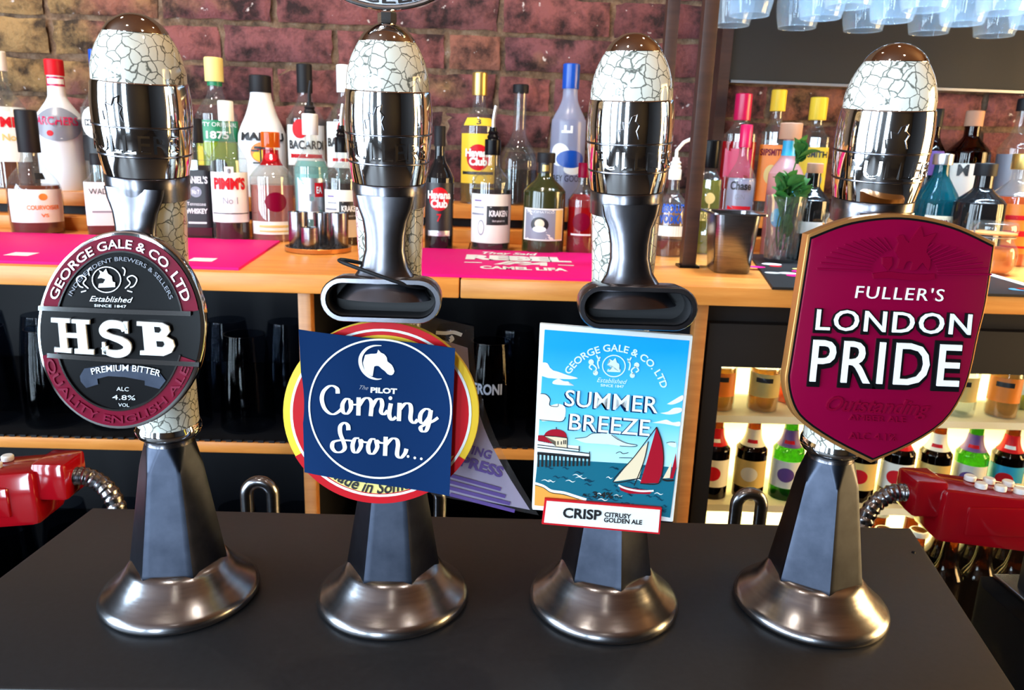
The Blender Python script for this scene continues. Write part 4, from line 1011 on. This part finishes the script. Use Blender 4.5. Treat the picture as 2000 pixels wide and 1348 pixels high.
B('pink gin bottle with tall magenta cap, behind the other pink one', 1452, 183, 72, 'sq', 'g', liquid=('l_red',.35), cap=('magenta',.78,1.3), sq=5,
  labels=[(.20,.60,60,'l_red',0,[('bar',.42,.12,'magenta',40,0)])])
B('gin bottle with gold cap and orange label', 1509, 175, 58, 'sq', 'g', liquid=('l_clear',.6), cap=('yellow',.83,1.45), sq=6,
  labels=[(.10,.56,56,'orange',0,[('SIPSMITH',.50,.05,'ruby',44,.03),('disc',.32,.08,'goldprint',26,0)])])
B('frosted pink gin bottle with cork stopper and cyan neck band', 1538, 240, 66, 'squat', 'g_pink', Y=.95, z=SZ, liquid=('l_pink',.5), cap=('cork',.88,1.75),
  labels=[(.76,.87,178,'skyblue',0,[]),(.20,.205,4,'skyblue',0,[('disc',.46,.09,'skyblue',34,0,10),('disc',.30,.07,'skyblue',22,0,-12)])])
B('gin bottle with bright yellow cap and yellow swan label', 1592, 190, 64, 'sq', 'g', liquid=('l_clear',.6), cap=('yellow',.81,1.5), sq=6,
  labels=[(.10,.58,58,'yellow',0,[('SIPSMITH',.52,.05,'blackprint',46,.03),('disc',.30,.10,'grey',30,0,8),('disc',.26,.06,'blackprint',16,1,12)])])
B('round black bottle with cork behind the orange garnish jar', 1584, 318, 70, 'squat', 'blackglass', Y=.875, z=SZ, cap=('cork',.90,1.2), labels=[(.30,.42,50,'white',20,[])])
# ---- right of the last pump
B('dark bottle with purple label right behind the last pump', 1822, 212, 52, 'std', 'g_brown', liquid=('l_dark',.6), cap=('black',.84,1.2), labels=[(.40,.62,60,'purple',0,[])])
B('teal triangular gin bottle with cream label', 1838, 300, 92, 'tri', 'g_teal', Y=.94, z=SZ, liquid=('g_teal',.5), cap=('silver',.90,1.4),
  labels=[(.06,.44,44,'cream',24,[('disc',.26,.09,'cork',20,0),('GIN',.38,.05,'ruby',14,.02)])])
B('dark apothecary bottle with cork and a big M on its label', 1893, 216, 78, 'squat', 'g_brown', liquid=('l_dark',.55), cap=('cork',.86,1.15), labels=[(.18,.52,66,'offwhite',-6,[('M',.46,.10,'blackprint',14,.03)])])
B('round black bottle with small gold print at the right', 1908, 318, 92, 'squat', 'blackglass', Y=.87, z=SZ, cap=('black',.88,1.2), labels=[(.25,.5,40,'blackglass',14,[('bar',.38,.008,'goldprint',9,0)])])
B('clear bottle with grey label and black cap at the right edge', 1990, 192, 66, 'std', 'g', liquid=('l_clear',.5), cap=('black',.90,1.2), labels=[(.18,.55,70,'grey',0,[])])
B('orange spirit bottle with orange label at the right edge', 1988, 300, 92, 'squat', 'g', Y=.93, z=SZ, liquid=('l_orange',.62), cap=('gold',.86,1.2),
  labels=[(.12,.56,56,'orange',8,[('bar',.44,.02,'red',36,0),('bar',.30,.025,'red',32,0),('bar',.18,.01,'red',36,0)])])

# nudge neighbours apart so that no two bottles share the same spot
for it in range(60):
    for i, (a, ra) in enumerate(STAND):
        for b, rb in STAND[i+1:]:
            d = Vector((b.location.x-a.location.x, b.location.y-a.location.y)); gap = ra+rb-d.length
            if gap > 0:
                d.normalize(); same = abs(a.location.z-b.location.z) < .01
                for o, sg in ((a, -1), (b, 1)):
                    o.location.x += sg*d.x*gap*.52
                    lo, hi = (.84, .955) if o.location.z < SZ+.01 else (1.088, WY-.02-(ra if o is a else rb))
                    o.location.y = min(max(o.location.y+sg*d.y*gap*.52, lo), max(hi, lo))
# ================================================================== small bar things
def measure(label, x, y, rpx, h, z0):
    t = empty('spirit_measure', (x, y, z0), label, 'measure', 'steel spirit measures')
    r = rpx
    lathe('cup', [(0,r*.9),(.0008,r*.94),(h*.5,r*.97),(h,r),(h,r*.94),(h*.5,r*.9),(.003,r*.86)], 'steel', t, 28, angle=50)
    return t
def tray(label, x, y, r):
    t = empty('measure_tray', (x, y, SZ), label, 'tray')
    lathe('dish', [(0,r*.93),(.001,r*.97),(.008,r),(.0085,r*.99),(.008,r*.96),(.005,r*.94)], 'copper', t, 40, angle=50)
    lathe('grille', [(.0050,r*.93),(.0058,r*.93)], 'steel', t, 40)
    V = []; Fc = []
    for i in range(-5, 6):
        for j in range(-5, 6):
            px_, py_ = i*r*.165, j*r*.165
            if math.hypot(px_, py_) < r*.85:
                k = len(V); V += [(px_+r*.05*math.cos(q*math.pi/4), py_+r*.05*math.sin(q*math.pi/4), .0062) for q in range(8)]; Fc.append(tuple(range(k, k+8)))
    o = fromdata('holes', V, Fc, 'hole_shade', t, False); o['kind'] = 'stuff'  # flat dark discs, the shade of the perforations put into colour
    return t
tp = onz(622,490,SZ); tr = .055
tray('round perforated tray holding steel measures left of the second pump', tp.x, tp.y, tr)
for lb, dx, dy, rr, h in (('tall steel measure at the left of the tray near the second pump', -.034, .006, .0165, .058), ('tall steel measure at the back of the tray near the second pump', .0, .034, .0150, .055),
                      ('tall steel measure at the right of the tray near the second pump', .034, .004, .0160, .058), ('short steel measure at the front of the tray near the second pump', -.006, -.030, .0148, .036)):
    measure(lb, tp.x+dx, tp.y+dy, rr, h, SZ+.0059)
tp = Vector((.925, .70, SZ))
tray('round perforated tray holding steel measures at the right edge', tp.x, tp.y, tr)
for lb, dx, dy, rr, h in (('tall steel measure at the left of the right-edge tray', -.030, .008, .0170, .060), ('short steel measure at the front of the right-edge tray', .004, -.028, .0150, .040), ('tall steel measure at the right of the right-edge tray', .034, .008, .0165, .060)):
    measure(lb, tp.x+dx, tp.y+dy, rr, h, SZ+.0059)
# steel pan
pp = onz(1400,533,SZ); t = empty('steel_pan', (.374, .725, SZ), 'small steel gastronorm pan in front of the dark post', 'pan', None, R(-4))
def rrect(w_, d_, r, z, n=5):
    out = []
    for cx_, cy_, a0 in ((w_-r,d_-r,0),(-w_+r,d_-r,90),(-w_+r,-d_+r,180),(w_-r,-d_+r,270)):
        for k in range(n+1): a = R(a0+90*k/n); out.append((cx_+r*math.cos(a), cy_+r*math.sin(a), z))
    return out
rings = [rrect(.026,.034,.012,0),rrect(.028,.036,.012,.003),rrect(.033,.044,.012,.078),rrect(.034,.045,.012,.090),rrect(.042,.054,.008,.091),rrect(.042,.054,.008,.0935),rrect(.0335,.0445,.012,.0925),rrect(.032,.043,.012,.078),rrect(.027,.035,.011,.004)]
V = sum(rings, []); n = len(rings[0]); Fc = [(i*n+k, i*n+(k+1)%n, (i+1)*n+(k+1)%n, (i+1)*n+k) for i in range(len(rings)-1) for k in range(n)]
Fc.append(tuple(range(n-1,-1,-1))); Fc.append(tuple((len(rings)-1)*n+k for k in range(n)))
fromdata('pan_shell', V, Fc, 'steel', t, True, 40)
# mint in a cut glass
gp = Vector((.497, .835, SZ+.004)); t = empty('mint_glass', gp, 'tall cut glass stuffed with fresh green mint on the spotted mat', 'glass')
lathe('tumbler', [(0,.023),(.002,.0255),(.006,.026),(.05,.0285),(.112,.0335),(.112,.0322),(.05,.027),(.010,.0245)], 'g', t, 32, angle=50)
for k in range(16):
    a = 2*math.pi*k/16
    tube('cut_groove', [(.0262*math.cos(a), .0262*math.sin(a), .006), (.0288*math.cos(a+.35), .0288*math.sin(a+.35), .04)], .0011, 'g', t, 6)
    if k % 2: tube('cut_groove', [(.0262*math.cos(a), .0262*math.sin(a), .006), (.0288*math.cos(a-.35), .0288*math.sin(a-.35), .04)], .0011, 'g', t, 6)
def leaf_mesh(L, W):
    V = []; Fc = []; n = 6
    for i in range(n+1):
        u = i/n; w_ = W*math.sin(math.pi*min(1, u*.93+.07))**.8*(1-.25*u); z = .18*L*math.sin(u*2.2)
        V += [(L*u, -w_, z+.25*w_), (L*u, 0, z), (L*u, w_, z+.25*w_)]
    for i in range(n):
        for q in (0, 1): a = i*3+q; Fc.append((a, a+3, a+4, a+1))
    return mesh('leaf', V, Fc)
LM = [leaf_mesh(.030,.011), leaf_mesh(.024,.010), leaf_mesh(.036,.012)]
for m_ in LM: m_.materials.append(M['leaf']); m_.polygons.foreach_set('use_smooth', [True]*len(m_.polygons))
rl = random.Random(11)
stems = []
for k in range(7):
    a = rl.uniform(0, 6.28); r0 = rl.uniform(.004,.014); top_ = rl.uniform(.115,.135) if k else .185
    pts = [(r0*.6*math.cos(a), r0*.6*math.sin(a), .02), (r0*math.cos(a), r0*math.sin(a), .07), ((r0+.008)*math.cos(a) if k else .012, (r0+.008)*math.sin(a) if k else 0, top_)]
    tube('stem', crom(pts, 4), .0012, 'leaf', t, 6); stems.append((a, r0, top_, pts[-1]))
def leaf(x, y, z, az, el):
    o = bpy.data.objects.new('leaf', rl.choice(LM)); COL.objects.link(o); o.parent = t; o.location = (x, y, z); o.rotation_euler = (rl.uniform(-.4,.4), -el, az)
for (a, r0, tp_, e) in stems:
    for q in range(7): leaf(e[0]+rl.uniform(-.006,.006), e[1]+rl.uniform(-.006,.006), e[2]-rl.uniform(0,.028), rl.uniform(0,6.28), rl.uniform(.1,1.2))
for q in range(26):
    a = rl.uniform(0,6.28); r = rl.uniform(.0,.008); leaf(r*math.cos(a), r*math.sin(a), rl.uniform(.035,.10), rl.uniform(0,6.28), rl.uniform(.9,1.4))
for q in range(4): leaf(.012, 0, .165+.005*q, q*1.57+.4, 1.0)
# garnish jars
def jar(label, x, y):
    t = empty('garnish_jar', (x, y, SZ+(.0042 if x < .75 else 0)), label, 'jar', 'clip-top garnish jars')
    lathe('jar_body', crom([(0,.030),(.004,.036),(.020,.041),(.042,.040),(.054,.033),(.060,.031),(.066,.033)],4), 'g', t, 32, angle=60)
    lathe('garnish', crom([(.004,.030),(.010,.036),(.022,.0385),(.036,.038),(.044,.033)],3), 'orange_jam', t, 28, angle=60)
    lathe('rubber_ring', [(.066,.033),(.0665,.0355),(.069,.0355),(.0695,.033)], 'gasket', t, 32)
    lathe('lid', crom([(.0697,.034),(.072,.0365),(.080,.0365),(.086,.033),(.088,.020),(.0885,.001)],3), 'g', t, 32, angle=60)
    tube('wire_clip', [(-.037,-.004,.062),(-.043,-.004,.05),(-.046,-.004,.036),(-.041,-.004,.022)], .0013, 'silver', t, 6)
    tube('wire_clip', [(-.036,-.006,.064),(-.036,-.006,.076),(-.030,-.006,.086)], .0013, 'silver', t, 6)
    tube('wire_band', [(.0335*math.cos(2*math.pi*k/32), .0335*math.sin(2*math.pi*k/32), .0625) for k in range(32)], .0011, 'silver', t, 6, True)
jar('clip-top jar of orange garnish left of the crimson shield clip', .588, .80)
jar('clip-top jar of orange garnish half hidden behind the last pump', .835, .79)

# ================================================================== glass rack with posts and hanging glasses
t = empty('glass_rack', (.80, .80, SZ), 'dark overhead glass rack standing on tall dark posts', 'glass rack')
for x, y in ((-.484,-.047),(-.497,.165),(.46,-.047),(.46,.165)):
    box('post', x-.011, x+.011, y-.011, y+.011, .0, .66, 'darkwood', t, .001)
    box('post_foot', x-.016, x+.016, y-.016, y+.016, 0, .004, 'blackgloss', t)
box('rack_board', -.51, .475, -.10, .20, .66, .675, 'darkwood', t)
for x in [(-.40+.1165*k) for k in range(8)]:
    for s_ in (-1, 1): box('rail', x+s_*.028-.004, x+s_*.028+.004, -.09, .20, .555, .565, 'darkwood', t)
    box('rail_hanger', x-.034, x+.034, -.092, -.088, .555, .66, 'darkwood', t)
ls = box('light_strip', -.42, .45, -.02, .0, .645, .655, emit('cool_led', (.75,.9,1.0), 9.0), t)
area('rack_led', (.82, .79, SZ+.64), (.82, .80, 1.0), .86, .03, 8, (.62,.82,1.0), 75)
def wine_glass():
    P = crom([(.0,.0320),(.020,.0365),(.045,.0380),(.068,.0300),(.078,.0120),(.082,.0042),(.100,.0034),(.150,.0034),(.158,.0060),(.161,.0300),(.1625,.0320)],4)
    V, Fc = lathe_data(P, 28, None, False); 
    Q = [(z, max(r-.0012,.0005)) for z, r in P if z < .0785]; V2, F2 = lathe_data(Q, 28, None, False)
    k = len(V); return mesh('bowl', V+V2, Fc+[tuple(reversed([i+k for i in f])) for f in F2])
M['g_hang'] = glass('wine_glass_crystal', (.9,.95,1), .03, .14, (.75,.9,1.0)); wg = wine_glass()  # bluish-white haze put into the glass colour for the light it catches
tor = mesh('rim', *(lambda n, m: ([((.0314+.0011*math.cos(2*math.pi*j/m))*math.cos(2*math.pi*i/n), (.0314+.0011*math.cos(2*math.pi*j/m))*math.sin(2*math.pi*i/n), .0011*math.sin(2*math.pi*j/m)) for i in range(n) for j in range(m)],
     [(i*m+j, ((i+1)%n)*m+j, ((i+1)%n)*m+(j+1)%m, i*m+(j+1)%m) for i in range(n) for j in range(m)]))(32, 6))
names = ['first', 'second', 'third', 'fourth', 'fifth', 'sixth', 'seventh', 'eighth']
for rrow, (yy, dz) in enumerate(((.735, 0), (.835, 0), (.935, 0))):
    for kk in range(8):
        x = .80-.40+.1165*kk
        if kk == 0 and rrow == 0: continue
        t = empty('wine_glass', (x, yy, 1.519+dz), names[kk]+' upside-down wine glass from the dark post in the '+('front','middle','back')[rrow]+' hanging row', 'wine glass', 'wine glasses hanging in the rack')
        link('bowl', wg, 'g_hang', t, True, 60); link('rim', tor, 'g_hang', t, True, 60)

# ================================================================== bottle fridge under the worktop (right)
FX0, FX1 = .335, 1.16
t = empty('bottle_fridge', (0, .62, 0), 'black undercounter bottle fridge with lit cream interior', 'fridge')
box('side_wall', FX0-.02, FX0, .0, .46, .30, 1.085, 'black', t); box('side_wall', FX1, FX1+.02, .0, .46, .30, 1.085, 'black', t)
box('header', FX0, FX1, 0, .46, .995, 1.085, 'black', t); box('base', FX0-.02, FX1+.02, .0, .46, .05, .30, 'black', t)
box('back_lining', FX0, FX1, .44, .46, .30, .995, 'fridge_in', t); 
for x in (FX0, FX1-.004): box('side_lining', x, x+.004, .03, .44, .30, .995, 'fridge_in', t)
for z in (.888, .735): box('shelf', FX0+.004, FX1-.004, .035, .44, z, z+.012, 'fridge_in', t)
box('floor_lining', FX0+.004, FX1-.004, .03, .44, .30, .475, 'fridge_in', t)
for z in (.985, .880, .727): box('light_strip', FX0+.03, FX1-.03, .135, .150, z, z+.006, emit('warm_led', (1.0,.86,.45), 14), t)
for z in (.98, .876, .722): area('fridge_led', ((FX0+FX1)/2, .62+.155, z), ((FX0+FX1)/2, .62+.44, z-.13), FX1-FX0-.1, .02, 7.0, (1.0,.84,.42), 150)
fd = box('door_frame', FX0-.018, FX0+.006, -.022, -.002, .32, 1.06, 'black', t); box('door_frame', FX1-.006, FX1+.018, -.022, -.002, .32, 1.06, 'black', t)
box('door_frame', FX0+.006, FX1-.006, -.022, -.002, .995, 1.06, 'black', t); box('door_frame', FX0+.006, FX1-.006, -.022, -.002, .32, .36, 'black', t)
fromdata('door_pane', [(FX0+.006,-.012,.36),(FX1-.006,-.012,.36),(FX1-.006,-.012,.995),(FX0+.006,-.012,.995)], [(0,1,2,3)], 'g_pane', t, False)
MG = 'small mixer bottles on the upper fridge shelf'; BG = 'beer bottles on the middle fridge shelf'; CG = 'capped bottles on the bottom fridge shelf'
ordn = ['first','second','third','fourth','fifth','sixth','seventh','eighth','ninth','tenth','eleventh','twelfth']
for k in range(12):
    x = .372+.066*k+(.006 if k % 3 == 1 else 0); yy = .62+.075+(.05 if k % 3 == 2 else 0)
    lq = ['l_rum','l_rum','l_orange','l_clear'][k % 4] if k < 5 else ['l_clear','l_rum','l_olive'][k % 3]
    bottle('mixer_bottle', ordn[k]+' small mixer bottle from the left on the upper fridge shelf', (x, yy, .9), .128 if k < 6 else .135, .0245, 'mixer', 'g', (lq,.55), ('gold',.90,1.12),
           [(.20,.50,66,['orange','goldprint','orange','white','paleyellow'][k % 5],0,[('bar',.42,.03,'blackprint',30,0)])], MG, 0, 20)
BS_ = [('g_brown','l_dark','offwhite','red'),('g_brown','l_dark','goldprint','offwhite'),('g_green',None,'white','purple'),('g_brown','l_red','red','gold'),('g_brown','l_dark','goldprint','red')]
for k in range(13):
    x = .375+.062*k; gm, lq, lb, nk = BS_[k % 5] if k < 8 else [('g_green',None,'green','red'),('blackglass',None,'skyblue','blue'),('g_brown','l_dark','white','white'),('g_brown','l_dark','skyblue','red'),('blackglass',None,'white','white')][k % 5]
    bottle('beer_bottle', ('first','second','third','fourth','fifth','sixth','seventh','eighth','ninth','tenth','eleventh','twelfth','thirteenth')[k]+' beer bottle from the left on the middle fridge shelf', (x, .62+.078, .747), .138, .0255, 'beer', gm, (lq,.7) if lq else None, ('gold' if k % 2 else 'silver',.95,1.2),
           [(.16,.50,70,lb,0,[('disc',.33,.09,nk,30,0)]), (.66,.86,100,nk,0,[('bar',.72,.02,'red' if nk != 'red' else 'white',30,0)])], BG, 0, 20)
for k in range(14):
    x = .62+.060*(k % 7)+(.03 if k >= 7 else 0); yy = .62+(.075 if k < 7 else .15)
    bottle('capped_bottle', ordn[k % 7]+' pale-capped brown bottle from the left in the '+('front' if k < 7 else 'second')+' row at the fridge bottom', (x, yy, .475), .215, .028, 'beer', 'g_brown', ('l_dark',.7), ('offwhite',.955,1.25), [], CG, 0, 18)

# ================================================================== glasses on the cabinet shelves
def pint():
    P = [(0,.040),(.004,.042),(.05,.0405),(.09,.0385),(.13,.034),(.150,.031),(.150,.0295),(.13,.0325),(.05,.039),(.004,.0405)]
    V, Fc = lathe_data(P, 24, None, False); return mesh('pint_glass', V, Fc)
pg = pint(); M['g_dim'] = glass('shade_tinted_glass', (.62,.66,.72), .05, ior=1.22); pg.materials.append(M['g_dim']); pg.polygons.foreach_set('use_smooth', [True]*len(pg.polygons)); pg.set_sharp_from_angle(angle=R(40))  # clear pint glass tinted darker for the shade of the cabinet
colw = ['first','second','third','fourth','fifth','sixth','seventh','eighth','ninth','tenth']
for (nm, xs, z) in (('upper left', [-.98+.1*k for k in range(7)], .8575), ('upper middle', [-.20+.1*k for k in range(5)], .8575), ('lower left', [-.98+.1*k for k in range(7)], .5195), ('lower middle', [-.20+.1*k for k in range(5)], .5195)):
    for r_ in range(2):
        for i, x in enumerate(xs):
            o = bpy.data.objects.new('pint_glass', pg); COL.objects.link(o); o.location = (x+.04*r_, .67+.095*r_, z)
            tag(o, colw[i]+' upturned pint glass of the '+('front' if r_ == 0 else 'back')+' row on the '+nm+' cabinet shelf', 'pint glass', 'pint glasses in the cabinet')
            if nm == 'upper middle' and r_ == 0 and i in (1, 2):
                V2, F2, asp = text_flat('PERONI', .03)
                W = [((.0415)*math.cos(R(-90-12)+R(38)*(u*2-1)), (.0415)*math.sin(R(-90-12)+R(38)*(u*2-1)), .075+.016*v) for u, v in V2]
                fromdata('lettering', W, F2, 'grey', o, False)
for (a, b, z) in ((UX0+.025, -.28, .8545), (-.255, .29, .8545), (UX0+.025, -.28, .5165), (-.255, .29, .5165)):
    nm = ('left' if a < -1 else 'middle')+(' upper' if z > .8 else ' lower')
    t = empty('shelf_mat', ((a+b)/2, .62, z), 'black ribbed drainage mat on the '+nm+' cabinet shelf', 'mat')
    box('mat_base', a-(a+b)/2, b-(a+b)/2, -.012, .40, 0, .0025, 'black', t)
    V = []; Fc = []
    n = int((b-a)/.016)
    for i in range(n):
        q = boxd(a-(a+b)/2+i*.016+.003, a-(a+b)/2+i*.016+.011, -.016, -.011, -.008+.002*(i % 2), .004); k = len(V); V += q[0]; Fc += [tuple(j+k for j in f) for f in q[1]]
    fromdata('mat_fringe', V, Fc, 'black', t, False)['kind'] = 'stuff'

# ================================================================== behind the counter: spouts, soda guns, steel ledge
def spout(x, y, label, w_=.0125, top=.982):
    t = empty('swan_neck_spout', (x, y, .80), label, 'tap spout', 'swan-neck spouts behind the counter')
    pts = [(-w_,0,0)]+[(-w_*math.cos(math.pi*k/14), 0, top-.80-w_-.006+w_*math.sin(math.pi*k/14)) for k in range(15)]+[(w_,0,.10)]
    tube('pipe', pts, .0062, 'steel', t, 14)
    lathe('foot', [(-.0,.014),(.006,.014),(.010,.009)], 'steel', t, 20, loc=(-w_,0,0))
    lathe('nozzle', [(.088,.0075),(.112,.0075)], 'steel', t, 16, loc=(w_,0,0))
spout(-.219, .2, 'chrome swan-neck spout between the first and second pumps')
spout(-.058, .2, 'chrome swan-neck spout mostly hidden behind the second pump')
spout(.257, .2, 'chrome swan-neck spout between the third and fourth pumps')
t = empty('steel_bench', (0, .22, 0), 'low stainless underbar bench behind the raised counter', 'bench')
box('bench_top', -.45, .40, -.115, .10, .785, .80, 'steel', t, .002)
for x in (-.43, .37): box('leg', x, x+.02, -.10, -.08, 0, .785, 'steel', t); box('leg', x, x+.02, .07, .09, 0, .785, 'steel', t)
def ribbed(name, pts, r, parent):
    P = crom(pts, 14); n = len(P)
    tube(name, P, lambda u: r*(1+.09*math.sin(u*n*1.9)), 'steel', parent, 14)
def soda_gun(org, s_, label):
    t = empty('soda_gun', org, label, 'soda gun', 'red soda guns')
    def lb(name, x0, x1, y0, y1, z0, z1, mat, bev):
        a, b = sorted((x0*s_, x1*s_)); return box(name, a, b, y0, y1, z0, z1, mat, t, bev)
    lb('neck_block', 0, .032, -.020, .020, -.022, .016, 'redplastic', .004)
    h = lb('handle', .026, .20, -.026, .026, -.046, .010, 'redplastic', .006)
    for v in h.data.vertices: v.co.z -= .12*max(0, abs(v.co.x)-.05)
    lb('side_plate', .05, .15, -.029, -.024, -.036, -.006, 'redplastic', .002)
    for i in range(3):
        for j in (-1, 1):
            x = (.070+.020*i)*s_; z = .0095-.12*max(0, abs(x)-.05)
            lathe('button', [(0,.0056),(.004,.0056),(.0052,.0046)], 'white', t, 18, loc=(x, j*.009, z))
    ribbed('hose', [(.004*s_,0,-.004),(-.014*s_,0,-.006),(-.034*s_,-.004,-.022),(-.044*s_,-.010,-.055),(-.046*s_,-.012,-.11),(-.046*s_,-.012,-.17)], .0085, t)
    return t
soda_gun((.418,.215,.978), 1, 'red soda gun with white buttons on a ribbed hose at the right')
g2 = soda_gun((-.400,.215,.975), -1, 'red soda gun with white buttons on a ribbed hose at the left')
for nm, sg in (('right', 1), ('left', -1)):
    t = empty('underbar_unit', (.545*sg, .05, 0), 'black underbar unit with steel top standing '+nm+' of the raised counter', 'underbar unit'); z_ = .86
    X = lambda v: v*sg
    def pr(nm_, pts, z, mat, th):
        pts = [(X(a), b, z) for a, b in pts]
        if sg < 0: pts.reverse()
        prism(nm_, pts, (0,0,-1), mat, t, th, .002)
    pr('unit_body', [(0,.21),(.42,.21),(.42,-.24),(.03,-.24),(-.012,-.02),(-.012,.19)], z_-.003, 'matte_black', z_-.003)
    pr('steel_top', [(.010,.205),(.42,.205),(.42,-.23),(.05,-.23),(.010,-.02)], z_+.003, 'steel', .0055)
    box('gun_holster', *sorted((X(.02), X(.07))), .150, .180, z_+.003, .9175, 'black', t)
# ================================================================== lamps of the room
def tube_lamp(y, label):
    t = empty('wall_lamp', (2.56, y, 1.15), label, 'lamp', 'warm wall lamps')
    lathe('tube', [(-.65,.045),(.65,.045)], emit('warm_lamp_glass', (1.0,.60,.20), 22), t, 20)
    for z in (-.67, .65): lathe('end_cap', [(z,.05),(z+.02,.05)], 'gold', t, 20)
    box('back_plate', .02, .035, -.05, .05, -.7, .7, 'gold', t)
for i, y in enumerate((.62, .1, -.42)): tube_lamp(y, ('far','middle','near')[i]+' tall warm tube lamp on the right wall')
area('warm_side', (2.48, .1, 1.3), (0, 0, 1.15), 1.2, 1.3, 80, WARM)
def downlight(x, y, e, col, label, tgt, size=60):
    t = empty('downlight', (x, y, 2.6), label, 'downlight', 'ceiling downlights')
    lathe('ring', [(-.012,.045),(-.010,.055),(0,.055)], 'silver', t, 24)
    lathe('bulb', [(-.014,.001),(-.0135,.034),(-.012,.036)], emit('downlight_bulb', col, 60), t, 20, caps=False)
    spot('downlight_beam', (x, y, 2.57), tgt, e, col, size, .7, .035)
for i, (x, y, e, tg) in enumerate(((-.95,.55,70,(-.85,.98,1.15)),(-.15,.55,45,(-.05,.98,1.15)),(.55,.50,24,(.6,.95,1.15)),(-.45,-.5,8,(-.3,0,1.0)),(.45,-.5,6,(.3,0,1.0)),(.0,-1.4,5,(0,-1.4,0)))):
    downlight(x, y, e, (1.0,.86,.70), ordn[i]+' small ceiling downlight', tg)
